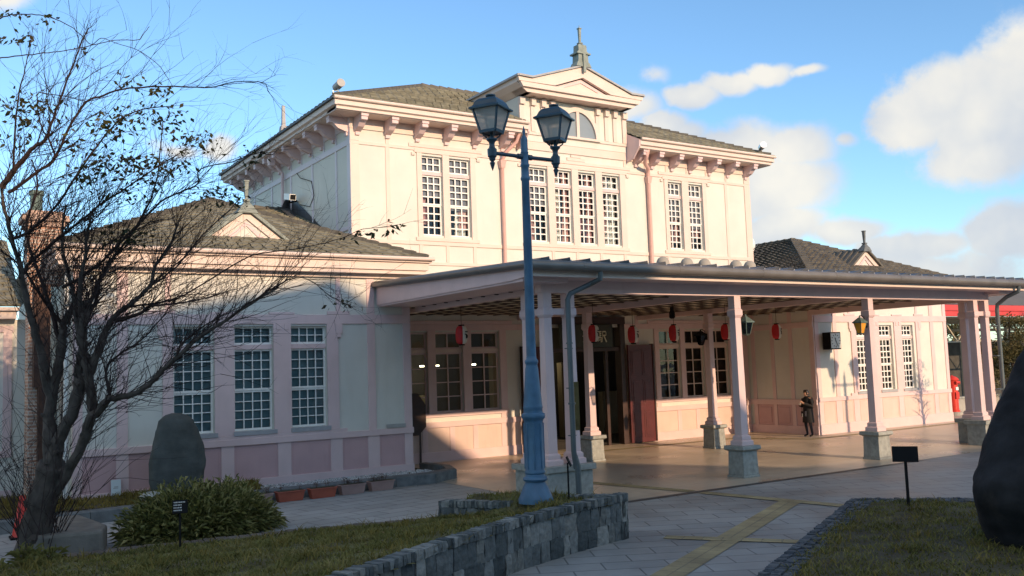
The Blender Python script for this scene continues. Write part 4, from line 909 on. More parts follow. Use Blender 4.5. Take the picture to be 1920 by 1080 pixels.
# ---- paper lanterns under the canopy
def lantern(loc, label, first=None):
    if first: return dup(first, loc, None, label)
    x, y, z = loc
    o = thing('paper_lantern', label, 'lantern', loc, 'red and white paper lanterns under the canopy')
    prof_ = [(.07,-.23),(.115,-.20),(.14,-.13),(.15,-.02),(.15,.06),(.14,.14),(.115,.20),(.07,.23)]
    n = 28
    for nm, a0, a1, mm in (('red_half', 90, 270, 'lanternred'), ('white_half', -90, 90, 'lanternwhite')):
        b = MB(); vs = []; k = n//2; rings = []
        fine = []
        for i in range(len(prof_)-1):
            for s_ in range(3):
                t_ = s_/3; r0, z0 = prof_[i]; r1, z1 = prof_[i+1]; fine.append((r0+(r1-r0)*t_+(.004 if s_ == 1 else 0), z0+(z1-z0)*t_))
        fine.append(prof_[-1])
        for (r, zz) in fine:
            for j in range(k+1):
                a = R(a0+(a1-a0)*j/k-18); vs.append((x+r*math.cos(a), y+r*math.sin(a), z+zz))
        fs = [(i*(k+1)+j, i*(k+1)+j+1, (i+1)*(k+1)+j+1, (i+1)*(k+1)+j) for i in range(len(fine)-1) for j in range(k)]
        b.add(vs, fs); b.build(nm, M[mm], o, smooth=True, fixn=False)
    b = MB(); b.lathe(x, y, [(.075,z+.225),(.075,z+.26)], 14); b.lathe(x, y, [(.075,z-.26),(.075,z-.225)], 14); b.tube([(x,y,z+.26),(x,y,4.5)], .006, 4); b.build('rim', M['black'], o)
    b = MB()    # brushed marks on the pale half
    for (u, v0, v1, wd) in ((-48,.06,.09,.05),(-48,-.09,.02,.022),(-30,-.07,.0,.02),(-62,.0,.03,.02)):
        a = R(u-18); r = .153; b.obox((x+r*math.cos(a), y+r*math.sin(a), z+(v0+v1)/2), (.004, wd, (v1-v0)/2), Matrix.Rotation(a, 3, 'Z'))
    b.build('ink_mark', M['black'], o)
    return o
L0 = lantern((11.55, 20.1, 3.62), 'red and white paper lantern in front of the windows left of the street lamp')
for x, y, z, lb in ((15.65,20,3.62,'red and white paper lantern hanging in front of the dark station name board'), (17.05,20,3.57,'red and white paper lantern hanging over the open red door right of the name board'),
                    (18.60,20,3.60,'red and white paper lantern over the window nearest the open red door'), (20.72,20,3.62,'red and white paper lantern beside the porch column, over the third window from the entrance'),
                    (22.97,20.0,3.61,'rightmost red and white paper lantern, against the cream side wall near the clock')):
    lantern((x,y,z), lb, L0)

# ---- bracket lanterns on the columns
def wall_lantern(loc, s_, label, glassm, bodym):
    x, y, z = loc     # lantern hangs at loc; bracket reaches back to the column at x - s_*.25
    o = thing('bracket_lantern', label, 'lantern', loc, 'bracket lanterns on the porch columns')
    b = MB(); b.tube([(x-s_*.24,y,z+.10),(x-s_*.18,y,z+.28),(x-s_*.06,y,z+.34),(x,y,z+.30)], .012, 6); b.box(min(x-s_*.25,x-s_*.23), max(x-s_*.25,x-s_*.23), y-.04, y+.04, z+.0, z+.2); b.build('bracket', M['black'], o)
    b = MB(); b.frus(x, y, z+.16, z+.28, .14, .03); b.frus(x, y, z+.13, z+.16, .145); b.lathe(x, y, [(.02,z+.28),(.025,z+.31),(.006,z+.34)], 8); b.build('hood', M[bodym], o)
    b = MB(); b.frus(x, y, z-.14, z+.13, .06, .11); b.build('glass', glassm, o)
    b = MB()
    for sx in (-1, 1):
        for sy in (-1, 1): b.bar((x+sx*.062,y+sy*.062,z-.14), (x+sx*.113,y+sy*.113,z+.13), .014, .014)
    b.frus(x, y, z-.18, z-.14, .03, .075); b.build('frame', M[bodym], o)
gdark = glass_mat('lantern_glass', (.6,.58,.5), 1)
wall_lantern((16.96,15.7,3.52), 1, 'green copper bracket lantern on the sunlit porch column right of the entrance', gdark, 'copper')
wall_lantern((21.32,15.7,3.50), -1, 'bracket lantern with glowing amber glass on the column in front of the right wing', M['amber'], 'copper')
wall_lantern((21.14,21.5,3.44), -1, 'dark bracket lantern on the rear porch column between the windows', gdark, 'black')
b = thing('spotlight', 'small dark spotlight under the canopy beam above the right windows', 'spotlight', (19.4,20.9,4.3))
q = MB(); q.box(19.36,19.44,20.86,20.94,4.3,4.55); q.build('stem', M['black'], b); q = MB(); q.lathe(19.4,20.9,[(.05,4.08),(.09,4.12),(.09,4.28),(.05,4.32)],14); q.build('shade', M['black'], b, smooth=True)

# ---- box clock
ck = thing('wall_clock', 'square black box clock with white dial at the corner of the right wing', 'clock', (27.88,21.72,3.33))
q = MB(); q.box(27.58,28.18,21.60,21.93,3.02,3.64); q.build('case', M['black'], ck, bevel=.015)
q = MB(); q.box(27.70,28.06,21.93,FY-.04,3.15,3.50); q.build('bracket', M['black'], ck)
q = MB(); q.box(27.62,28.14,21.592,21.60,3.06,3.60); dl = q.build('dial', M['clockface'], ck)
q = MB()
for k in range(12):
    a = R(30*k); r = .215; L = .03 if k % 3 else .045
    q.obox((27.88+r*math.sin(a),21.588,3.33+r*math.cos(a)), (.011,.003,L/2+.008), Matrix.Rotation(a, 3, 'Y'))
q.build('hour_mark', M['black'], dl)
q = MB(); 
for a, L, wd in ((R(-18), .12, .014), (R(152), .19, .010)):
    q.obox((27.88+L/2*math.sin(a)*.9,21.582,3.33+L/2*math.cos(a)*.9), (wd,.003,L/2), Matrix.Rotation(a, 3, 'Y'))
q.build('hand', M['black'], dl)

# ---- lamps and gear on the roofs
fl = thing('floodlight', 'grey cylindrical floodlight on the front left eave corner of the upper roof', 'floodlight', (10.32,24.55,10.72))
q = MB(); q.tube([(10.32,24.52,11.16),(10.32,24.90,11.12)], .115, 14); q.tube([(10.32,24.50,11.165),(10.32,24.53,11.16)], .128, 14); q.build('head', M['greybox'], fl, smooth=True)
q = MB(); q.tube([(10.32,24.72,10.66),(10.32,24.72,11.06)], .03, 8); q.box(10.16,10.48,24.62,24.82,10.70,10.76); q.tube([(10.2,24.7,10.75),(10.15,24.7,10.95),(10.32,24.7,10.98)], .015, 6); q.build('stand', M['silver'], fl)
fl = thing('floodlight', 'small silver floodlight on the far right eave corner of the upper roof', 'floodlight', (28.0,24.6,10.72))
q = MB(); q.tube([(27.86,24.35,11.12),(28.08,24.7,11.08)], [.13,.11], 12); q.build('head', M['silver'], fl, smooth=True)
q = MB(); q.tube([(28.0,24.6,10.66),(28.0,24.6,11.0)], .025, 8); q.box(27.86,28.2,24.5,24.7,10.71,10.77); q.build('stand', M['greybox'], fl)
fl = thing('roof_spire', 'slim grey spire standing on the rear left eave of the upper roof', 'finial', (10.3,29.4,10.7))
q = MB(); q.frus(10.3,29.4,10.7,11.05,.14,.10); q.frus(10.3,29.4,11.05,11.75,.06,.045); q.build('post', M['sill'], fl)
fl = thing('security_camera', 'white boxy camera on the shaded left wall of the upper storey', 'camera', (10.4,29.5,8.62))
q = MB(); q.obox((10.45,29.3,8.66), (.11,.28,.10), Matrix.Rotation(R(12), 3, 'X')); q.build('housing', M['white'], fl); q = MB(); q.tube([(UX0-.03,29.6,8.6),(10.5,29.5,8.5),(10.45,29.4,8.58)], .03, 6); q.build('arm', M['black'], fl); q = MB(); q.obox((10.45,29.015,8.60), (.09,.004,.08), Matrix.Rotation(R(12), 3, 'X')); q.build('lens', M['black'], fl)
q = MB(); q.tube([(UX0-.03,29.6,9.55),(UX0-.05,29.2,9.3),(UX0-.05,28.2,9.0),(UX0-.04,28.0,8.5),(UX0-.04,28.4,8.2),(UX0-.05,29.2,8.4)], .012, 5)
tag(q.build('loose_cable', M['black'], origin=(UX0,29,9)), 'thin black cable looping over the shaded upper side wall', 'cable')
dome_l = ['first', 'second', 'third', 'fourth', 'fifth']
dm0 = None
for k, (px, lb) in enumerate(((14.28,'leftmost of the grey dome lamps on the canopy roof'),(15.02,'second dome lamp from the left on the canopy roof'),(15.58,'middle one of the grey dome lamps on the canopy roof'),(16.62,'grey dome lamp second from the right on the canopy roof'),(17.10,'rightmost of the grey dome lamps on the canopy roof'))):
    if dm0 is None:
        dm0 = thing('dome_lamp', lb, 'lamp', (px,15.6,4.95), 'grey dome lamps on the canopy roof')
        q = MB(); q.lathe(px,15.6,[(.15,4.95),(.15,5.0),(.138,5.06),(.105,5.115),(.055,5.145),(.01,5.152)],18); q.build('dome', M['conc'], dm0, smooth=True)
        q = MB(); q.lathe(px,15.6,[(.165,4.84),(.165,4.95)],18); q.build('collar', M['sill'], dm0)
    else: dup(dm0, (px,15.6,4.95), None, lb)
fl = thing('satellite_dish', 'small white dish on the roof corner beside the upper storey', 'dish', (28.1,25.6,7.0))
q = MB(); vs=[(28.1+.35*r*math.cos(a)+.0, 25.6-.12+.12*r*r+.0, 7.35+.35*r*math.sin(a)) for r in (.01,.5,1) for a in [2*math.pi*i/16 for i in range(16)]]
q.add(vs, [(r*16+i, r*16+(i+1)%16, (r+1)*16+(i+1)%16, (r+1)*16+i) for r in range(2) for i in range(16)]); q.build('reflector', M['white'], fl, smooth=True, fixn=False)
q = MB(); q.tube([(28.1,25.7,6.4),(28.1,25.6,7.3)], .03, 6); q.tube([(28.1,25.5,7.05),(28.1,25.15,7.3)], .015, 5); q.build('mast', M['sill'], fl)
# wall fittings
q = MB(); q.box(10.32,10.86,FY-.055,FY-.03,1.33,1.42); sp = tag(q.build('small_wall_sign', M['greybox'], origin=(10.6,FY,1.37)), 'small pale sign strip at the foot of the left wing corner panel', 'sign')
sb_ = thing('dark_notice_board', 'dark cut-corner board in the shade beside the leftmost porch window', 'board', (12.45,24.9,1.3))
q = MB(); q.prism([(12.05,1.0),(12.3,.85),(12.75,.85),(13.0,1.1),(13.0,1.75),(12.75,2.1),(12.05,2.1)], 1, 24.90, 24.98); q.build('panel', M['wood_dark'], sb_, bevel=.01); q = MB(); q.box(12.2,12.26,24.98,25.0,.02,2.0); q.box(12.8,12.86,24.98,25.0,.02,2.0); q.build('leg', M['wood_dark'], sb_)
ob = thing('outlet_box', 'small white meter box on the wall right of the porch windows', 'box', (26.35,25.02,1.75)); q = MB(); q.box(26.28,26.42,24.98,25.07,1.62,1.86); q.build('case', M['white'], ob, bevel=.01); q = MB(); q.box(26.30,26.40,24.972,24.98,1.72,1.80); q.build('cover', M['greybox'], ob)
# ================================================================== GROUND, PATHS, BEDS
def sheet(name, pts, z, m):
    b = MB(); b.quad(*[(x, y, z) for x, y in pts]); o = b.build(name, M[m] if isinstance(m, str) else m, fixn=False); return struct(o)
sheet('plaza_ground', [(-300,-300),(400,-300),(400,400),(-300,400)], 0, 'paver')
sheet('porch_floor', [(11.1,14.72),(40,14.72),(40,26),(11.1,26)], .004, 'floor')
sheet('path', [(-8,17.0),(1.6,16.1),(7.9,15.0),(9.6,14.9),(11.06,15.6),(11.06,20.2),(-8,20.2)], .004, 'path')
sheet('drain_channel', [(11.3,14.50),(22.0,14.56),(22.0,14.71),(11.3,14.65)], .008, 'drain')
def strip(name, a, b, w, z=.009):
    a, b = Vector(a), Vector(b); d = (b-a).normalized(); n = Vector((-d.y, d.x))*w/2
    m = MB(); L = (b-a).length; k = max(1, round(L/w))
    m.quad((a.x-n.x,a.y-n.y,0),(b.x-n.x,b.y-n.y,0),(b.x+n.x,b.y+n.y,0),(a.x+n.x,a.y+n.y,0))
    o = MB(); o.quad((0,-w/2,0),(L,-w/2,0),(L,w/2,0),(0,w/2,0)); ob = o.build(name, M['tactile'], fixn=False)
    ob.location = (a.x, a.y, z); ob.rotation_euler = (0,0,math.atan2(d.y,d.x)); return struct(ob)
strip('tactile_paving', (14.35,12.38), (5.2,7.65), .42)
strip('tactile_paving', (14.02,14.45), (14.5,11.30), .30, .013)
strip('tactile_paving', (10.05,11.25), (11.4,9.35), .26, .013)
strip('tactile_paving', (13.2,18.9), (14.0,14.74), .30, .014)
strip('tactile_paving', (16.2,23.75), (24.6,23.55), .30)
strip('tactile_paving', (24.55,23.6), (25.6,21.1), .30, .013)
strip('tactile_paving', (25.5,21.05), (38.5,21.3), .30)
strip('tactile_paving', (18.0,23.7), (18.0,24.9), .30, .013)

# ---- left lawn rising to the rough stone planter wall
WALL = [(-3.0,5.4),(1.2,7.75),(3.79,9.12),(5.61,10.12),(7.11,10.84),(8.36,11.27),(9.62,11.60)]
EDGE = [(1.66,16.05),(3.5,15.80),(5.4,15.55),(8.0,14.92)]
P1, P2, P3 = (9.62,11.60), (8.22,15.12), (8.36,13.75)
def seg_d(p, a, b):
    ax, ay = a; bx, by = b; dx, dy = bx-ax, by-ay; t = max(0, min(1, ((p[0]-ax)*dx+(p[1]-ay)*dy)/(dx*dx+dy*dy)))
    return math.hypot(p[0]-ax-t*dx, p[1]-ay-t*dy)
def poly_d(p, L): return min(seg_d(p, L[i], L[i+1]) for i in range(len(L)-1))
def inside(p, poly):
    r = False; n = len(poly)
    for i in range(n):
        (x1, y1), (x2, y2) = poly[i], poly[(i+1) % n]
        if (y1 > p[1]) != (y2 > p[1]) and p[0] < (x2-x1)*(p[1]-y1)/(y2-y1)+x1: r = not r
    return r
LAWN = WALL+[P2,(8.0,14.70)]+[(x, y-.20) for x, y in EDGE[::-1][1:]]+[(-3,16.4)]
def lawn_z(x, y):
    de = poly_d((x, y), [(-3,16.6)]+EDGE); dw = poly_d((x, y), WALL)
    t = (de/(de+dw+1e-6))**.95
    z = .09+.52*t
    # flat bed round the lamp post, held by the short return wall
    bx = x-8.36
    if bx > -.12 and y > 12.0:
        k = max(0, min(1, (bx+.12)/.2)); z = z*(1-k)+max(z, .60-.06*max(0, y-13.2))*k
    return z+.02*math.sin(x*3.1+y*2.3)+.02*math.sin(x*7+1)*math.sin(y*6)
def grid_patch(poly, zf, step):
    xs = [p[0] for p in poly]; ys = [p[1] for p in poly]; x0, y0 = min(xs), min(ys)
    nx, ny = int((max(xs)-x0)/step)+2, int((max(ys)-y0)/step)+2
    idx = {}; vs = []; fs = []
    def vid(i, j):
        if (i, j) not in idx:
            x, y = x0+i*step, y0+j*step; idx[(i, j)] = len(vs); vs.append((x, y, zf(x, y)))
        return idx[(i, j)]
    for i in range(nx):
        for j in range(ny):
            if inside((x0+(i+.5)*step, y0+(j+.5)*step), poly): fs.append((vid(i,j),vid(i+1,j),vid(i+1,j+1),vid(i,j+1)))
    return vs, fs
def ground_patch(name, poly, zf, m, step=.14):
    b = MB(); b.add(*grid_patch(poly, zf, step)); return struct(b.build(name, M[m], smooth=True))
ground_patch('lawn_soil', LAWN, lawn_z, 'soil')
def blades(name, poly, zf, n, m, h=(.025,.07), w=.012, lean=.6, skip=None, clump=2.2, seed=1, kind_label=None, w_z=None):
    rnd = random.Random(seed); b = MB()
    xs = [p[0] for p in poly]; ys = [p[1] for p in poly]; k = 0; tries = 0
    while k < n and tries < n*30:
        tries += 1
        x, y = rnd.uniform(min(xs), max(xs)), rnd.uniform(min(ys), max(ys))
        d = .5+.5*math.sin(x*clump*2.1+1.3*math.sin(y*clump*1.7))*math.cos(y*clump*1.9+.8*math.sin(x*clump))
        if rnd.random() > .35+.65*d or not inside((x, y), poly): continue
        if skip and skip(x, y): continue
        k += 1; z = zf(x, y)-.01; hh = rnd.uniform(*h)*(.6+.7*d); a = rnd.random()*6.283; ln = rnd.uniform(.1, lean)*hh
        ca, sa = math.cos(a)*w*rnd.uniform(.6,1.3), math.sin(a)*w; da = rnd.random()*6.283; lx, ly = math.cos(da)*ln, math.sin(da)*ln
        b.add([(x-ca,y-sa,z),(x+ca,y+sa,z),(x+lx*.5+ca*.6,y+ly*.5+sa*.6,z+hh*.6),(x+lx*.5-ca*.6,y+ly*.5-sa*.6,z+hh*.6),(x+lx*1.4,y+ly*1.4,z+hh)], [(0,1,2,3),(3,2,4)])
    o = b.build(name, M[m], fixn=False); o['kind'] = 'stuff'; return o
tag(blades('grass', LAWN, lawn_z, 42000, 'grass', (.03,.085), .011, 1.1, skip=lambda x, y: x < -.5 or (x < 2.2 and y > 15.6 and random.random() < .5), seed=2), 'short mossy winter grass on the sloping bed round the street lamp', 'grass')
tag(blades('weeds', LAWN, lawn_z, 2600, 'grass_gold', (.08,.17), .009, 1.3, skip=lambda x, y: x < -.5 or math.sin(x*5.1)*math.sin(y*4.3+x) < .25, seed=12, clump=3), 'taller straw coloured weeds scattered over the left lawn', 'weeds')

# ---- rough stone blocks
def block(mb, c, d, L, W, z0, z1, rnd, jit=.012, face=.02):
    """one hewn stone centred at c (x,y), long axis d; its outward faces are chipped"""
    n = Vector((d[1], -d[0])); d = Vector(d)
    N1, N2 = 3, 3; vs = []
    def P(u, v, w): return (c[0]+d.x*u+n.x*v, c[1]+d.y*u+n.y*v, w)
    grid = {}
    for i in range(4):
        for j in range(4):
            for k in range(3):
                if 0 < i < 3 and 0 < j < 3 and 0 < k < 2: continue
                u = (-1+2*i/3)*L/2; v = (-1+2*j/3)*W/2; w = z0+(z1-z0)*k/2
                e = (i in (0,3))+(j in (0,3))+(k in (0,2))
                s = .95 if e == 3 else (.985 if e == 2 else 1)
                u *= s if e > 1 else 1; v *= s if e > 1 else 1
                if e == 1: v += rnd.uniform(-.2, 1)*face*(1 if v > 0 else -1)
                grid[(i,j,k)] = len(vs); vs.append(P(u+rnd.uniform(-jit,jit), v+rnd.uniform(-jit,jit), w+rnd.uniform(-jit,jit)*.8))
    fs = []
    g = grid
    for i in range(3):
        for j in range(3): fs.append((g[(i,j,0)],g[(i,j+1,0)],g[(i+1,j+1,0)],g[(i+1,j,0)])); fs.append((g[(i,j,2)],g[(i+1,j,2)],g[(i+1,j+1,2)],g[(i,j+1,2)]))
        for k in range(2):
            fs.append((g[(i,0,k)],g[(i+1,0,k)],g[(i+1,0,k+1)],g[(i,0,k+1)])); fs.append((g[(i,3,k)],g[(i,3,k+1)],g[(i+1,3,k+1)],g[(i+1,3,k)]))
            fs.append((g[(0,i,k)],g[(0,i,k+1)],g[(0,i+1,k+1)],g[(0,i+1,k)])); fs.append((g[(3,i,k)],g[(3,i+1,k)],g[(3,i+1,k+1)],g[(3,i,k+1)]))
    mb.add(vs, fs)
def stone_run(caps, face, core, line, ztop, rnd, z0=0.0, capw=.20, caph=.11, capl=(.055,.115), fl=(.13,.34)):
    """coping of narrow upright setts over courses of rubble along a polyline; ztop(t) gives the top at distance t"""
    tot = sum(math.dist(line[i], line[i+1]) for i in range(len(line)-1)); s0 = 0
    for i in range(len(line)-1):
        a, b = Vector(line[i]), Vector(line[i+1]); L = (b-a).length; d = (b-a)/L; n = Vector((d.y, -d.x)); u = 0
        while u < L-.02:
            l = min(rnd.uniform(*capl), L-u); zt = ztop((s0+u)/tot)
            p = a+d*(u+l/2)-n*capw/2+n*.02
            block(caps, p, d, l*.93, capw+rnd.uniform(-.02,.02), zt-caph, zt+rnd.uniform(-.008,.012), rnd, .007, .012); u += l
        zt = ztop((s0+L/2)/tot); zs = [z0-.02]
        hh = zt-caph-z0; nc = max(1, round(hh/.29))
        for k in range(nc):
            u = 0; 
            while u < L-.02:
                l = min(rnd.uniform(*fl), L-u)
                if L-u-l < .08: l = L-u
                zt2 = ztop((s0+u)/tot); za = z0-.02+(zt2-caph-z0)*k/nc; zb_ = z0+(zt2-caph-z0)*(k+1)/nc
                p = a+d*(u+l/2)-n*.10
                block(face, p, d, l*.985, .20, za+.003, zb_-.004, rnd, .014, .034); u += l
        s0 += L
        q = [a+n*(-.012), b+n*(-.012), b-n*.17, a-n*.17]
        za, zb_ = ztop((s0-L)/tot)-.03, ztop(s0/tot)-.03
        core.add([(p.x,p.y,z0-.05) for p in q]+[(q[0].x,q[0].y,za),(q[1].x,q[1].y,zb_),(q[2].x,q[2].y,zb_),(q[3].x,q[3].y,za)], [(0,1,5,4),(1,2,6,5),(2,3,7,6),(3,0,4,7),(4,5,6,7)])
rnd = random.Random(11)
PW = thing('stone_planter_wall', 'low rough grey stone retaining wall with upright coping stones round the lamp bed', 'wall', (8.5,11.8,0))
cp, fc, co = MB(), MB(), MB()
stone_run(cp, fc, co, WALL, lambda t: .70, rnd)
stone_run(cp, fc, co, [P1, (9.2,12.75), (8.75,13.9), P2], lambda t: .70-.31*t, rnd)
stone_run(cp, fc, co, [P2, (8.16,14.5), (8.24,13.75), (8.36,13.1)], lambda t: .40+.16*t, rnd)
cp.build('coping', M['stone'], PW, fixn=True); fc.build('rubble_face', M['stone'], PW, fixn=True); co.build('mortar_core', M['joint'], PW)

# ---- brick edging between lawn and path
EB = thing('brick_edging', 'row of old flat bricks edging the left lawn along the pale path', 'edging', (4.8,15.6,0))
b, k_ = MB(), MB(); rnd = random.Random(5)
for i in range(len(EDGE)-1):
    a, c_ = Vector(EDGE[i]), Vector(EDGE[i+1]); L = (c_-a).length; d = (c_-a)/L; u = 0
    while u < L:
        l = .19; p = a+d*(u+l/2); block(b, p, d, l*.93, .34, .02, .125+rnd.uniform(-.006,.006), rnd, .004, .004); u += l
    n = Vector((d.y,-d.x))*.16; k_.add([(a.x-n.x,a.y-n.y,0),(c_.x-n.x,c_.y-n.y,0),(c_.x+n.x,c_.y+n.y,0),(a.x+n.x,a.y+n.y,0),(a.x-n.x,a.y-n.y,.10),(c_.x-n.x,c_.y-n.y,.10),(c_.x+n.x,c_.y+n.y,.10),(a.x+n.x,a.y+n.y,.10)], [(0,1,5,4),(1,2,6,5),(2,3,7,6),(3,0,4,7),(4,5,6,7)])
b.build('brick_row', M['edging'], EB); k_.build('bedding', M['joint'], EB)

# ---- bed in front of the left wing
def curb(name, line, w, z1, m, z0=0):
    b = MB()
    for i in range(len(line)-1):
        a, c_ = Vector(line[i]), Vector(line[i+1]); L = (c_-a).length; d = (c_-a)/L; k = max(1, round(L/1.0)); n = Vector((-d.y,d.x))*w
        for j in range(k):
            p, q = a+d*(L*j/k+.004), a+d*(L*(j+1)/k-.004)
            b.add([(p.x,p.y,z0),(q.x,q.y,z0),(q.x+n.x,q.y+n.y,z0),(p.x+n.x,p.y+n.y,z0),(p.x,p.y,z1-.03),(q.x,q.y,z1-.03),(q.x+n.x,q.y+n.y,z1),(p.x+n.x,p.y+n.y,z1),(p.x+n.x*.2,p.y+n.y*.2,z1),(q.x+n.x*.2,q.y+n.y*.2,z1)], [(0,1,5,4),(4,5,9,8),(8,9,6,7),(1,2,6,9,5),(3,0,4,8,7),(2,3,7,6)])
    return b.build(name, M[m], bevel=.008, origin=(line[0][0],line[0][1],0))
tag(curb('stone_kerb', [(-6,19.6),(3.0,19.95),(6.6,20.42),(10.9,20.46),(11.75,20.9),(12.1,21.8),(12.0,23.0)], .26, .26, 'granite_dark'), 'long dark stone kerb of the bed before the left wing', 'kerb')
BED = [(-6,19.8),(3.0,20.15),(6.6,20.6),(6.9,FY),(LX0,FY),(2.0,23.9),(-6,23.9)]
bedz = lambda x, y: .27+.03*math.sin(x*2.1)*math.sin(y*3)
ground_patch('bed_soil', BED, bedz, 'soil_dry', .2)
tag(blades('bed_grass', BED, bedz, 16000, 'grass_gold', (.06,.16), .014, 1.0, seed=4, clump=1.4), 'golden winter grass in the bed before the left wing', 'grass')
GB = [(6.7,20.6),(10.8,20.7),(11.4,21.1),(11.5,23.0),(11.1,23.0),(11.1,FY),(6.85,FY)]
ground_patch('bed_soil', GB, lambda x, y: .16, 'soil_dry', .2)
rnd = random.Random(8); b = MB()
for k in range(2600):
    x, y = rnd.uniform(6.9, 11.4), rnd.uniform(20.75, FY-.02); r = rnd.uniform(.015,.034); z = .17+rnd.uniform(0,.02)
    a = rnd.random()*6; pts = [(x+r*math.cos(a+i*2.1)*rnd.uniform(.7,1.2), y+r*math.sin(a+i*2.1), z) for i in range(3)]
    b.add(pts+[(x, y, z+r*.9)], [(0,1,3),(1,2,3),(2,0,3)])
o = b.build('white_gravel', M['gravel']); o['kind'] = 'stuff'; tag(o, 'white gravel strip at the foot of the left wing', 'gravel')

# ---- planters
def planter(x, y, rz, m, label, plants):
    o = thing('flower_planter', label, 'planter', (0,0,0), 'window box planters on the path by the left wing')
    b = MB(); b.frus(0,0,0,.20,.27,.31,.085,.11); b.frus(0,0,.20,.225,.325,.325,.125,.125); b.build('box', M[m], o, bevel=.008)
    b = MB(); b.frus(0,0,.226,.232,.29,.29,.095,.095); b.build('soil', M['soil_dry'], o)
    rnd = random.Random(int(x*100)); b = MB()
    for k in range(plants):
        px, py = rnd.uniform(-.25,.25), rnd.uniform(-.07,.07); h = rnd.uniform(.06,.17)
        b.tube([(px,py,.22),(px+rnd.uniform(-.03,.03),py+rnd.uniform(-.03,.03),.22+h)], [.006,.003], 4)
        for j in range(7):
            a = rnd.random()*6.3; hz = .22+h*rnd.uniform(.3,1); l = .05; b.quad((px,py,hz),(px+l*math.cos(a),py+l*math.sin(a),hz+.015),(px+1.6*l*math.cos(a+.25),py+1.6*l*math.sin(a+.25),hz-.01),(px+l*math.cos(a+.5),py+l*math.sin(a+.5),hz+.01))
    if plants: b.build('seedling', mat('wilted_dark_seedling', (.09,.05,.035), .8, .3, 9), o, fixn=False)
    o.location = (x, y, .004); o.rotation_euler = (0,0,rz)
planter(6.35,20.10,.03,'mauve','faded mauve planter half hidden behind the leafy shrub, left end of its row',5)
planter(7.08,20.13,.05,'terracotta','empty terracotta planter nearest the leafy shrub',3)
planter(7.82,20.10,.03,'terracotta','terracotta planter in the middle of the row, next to the mauve ones',4)
planter(8.56,20.17,.06,'mauve','faded mauve planter with short dark seedlings beside the terracotta one',9)
planter(9.33,20.25,.06,'mauve','rightmost faded mauve planter, nearest the kerb end',10)

# ---- right lawn with sett edging
RL = [(14.7,11.05),(5.0,5.95),(9,1.5),(18.5,6.0),(16.6,9.05)]
rlz = lambda x, y: .10+.02*math.sin(x*2.3)*math.sin(y*2.9)+.09*min(1, poly_d((x,y),[RL[1],RL[0],RL[4]])/1.5)
ground_patch('lawn_soil', RL, rlz, 'soil_dry', .16)
tag(blades('grass', RL, rlz, 24000, 'grass', (.025,.075), .011, 1.1, seed=6, skip=lambda x, y: y < 4.4), 'patchy winter grass of the right hand lawn under the dark boulder', 'grass')
tag(blades('weeds', RL, rlz, 1800, 'grass_gold', (.07,.15), .009, 1.3, skip=lambda x, y: y < 4.4 or math.sin(x*4.1)*math.sin(y*5.3+x) < .2, seed=13, clump=3), 'straw coloured weeds scattered over the right hand lawn', 'weeds')
rnd = random.Random(44); b = MB()
for k in range(420):
    P_ = LAWN if k % 2 else RL; xs_ = [p[0] for p in P_]; ys_ = [p[1] for p in P_]; x, y = rnd.uniform(min(xs_), max(xs_)), rnd.uniform(min(ys_), max(ys_))
    if not inside((x, y), P_) or y < 4.4 or x < 0: continue
    z = (lawn_z if k % 2 else rlz)(x, y)+.045; a = rnd.random()*6.28; l = rnd.uniform(.025,.05); c_, s_ = math.cos(a)*l, math.sin(a)*l
    b.add([(x,y,z),(x+c_*.5-s_*.4,y+s_*.5+c_*.4,z+.012),(x+c_,y+s_,z+rnd.uniform(-.01,.015)),(x+c_*.5+s_*.4,y+s_*.5-c_*.4,z+.01)], [(0,1,2),(0,2,3)])
o = b.build('fallen_leaves', island_mat('fallen_brown_leaf', [(.12,.06,.03),(.2,.11,.05),(.26,.17,.08),(.09,.05,.03)], .8, 0, 8), fixn=False); o['kind'] = 'stuff'; tag(o, 'brown fallen leaves scattered over both lawns', 'leaves')
SE = thing('sett_edging', 'double row of dark stone setts edging the right lawn', 'edging', (14.7,11.05,0))
b, k_ = MB(), MB(); rnd = random.Random(9)
for (A_, B_) in ((RL[0],RL[1]),(RL[4],RL[0])):
    a, c_ = Vector(A_), Vector(B_); L = (c_-a).length; d = (c_-a)/L; n = Vector((-d.y,d.x))
    if (A_ == RL[4]): pass
    for row in range(3):
        u = -.12 if row == 0 else 0
        while u < L:
            l = rnd.uniform(.085,.13); p = a+d*(u+l/2)+n*(-.14+row*.14)*(1)
            block(b, p, d, l*.9, .125, .0, .125+rnd.uniform(-.01,.012), rnd, .008, .008); u += l
    w = n*.22; k_.add([(a.x-w.x,a.y-w.y,.0),(c_.x-w.x,c_.y-w.y,.0),(c_.x+w.x,c_.y+w.y,.0),(a.x+w.x,a.y+w.y,.0),(a.x-w.x,a.y-w.y,.085),(c_.x-w.x,c_.y-w.y,.085),(c_.x+w.x,c_.y+w.y,.085),(a.x+w.x,a.y+w.y,.085)], [(0,1,5,4),(1,2,6,5),(2,3,7,6),(3,0,4,7),(4,5,6,7)])
b.build('sett', M['sett'], SE); k_.build('bedding', M['joint'], SE)

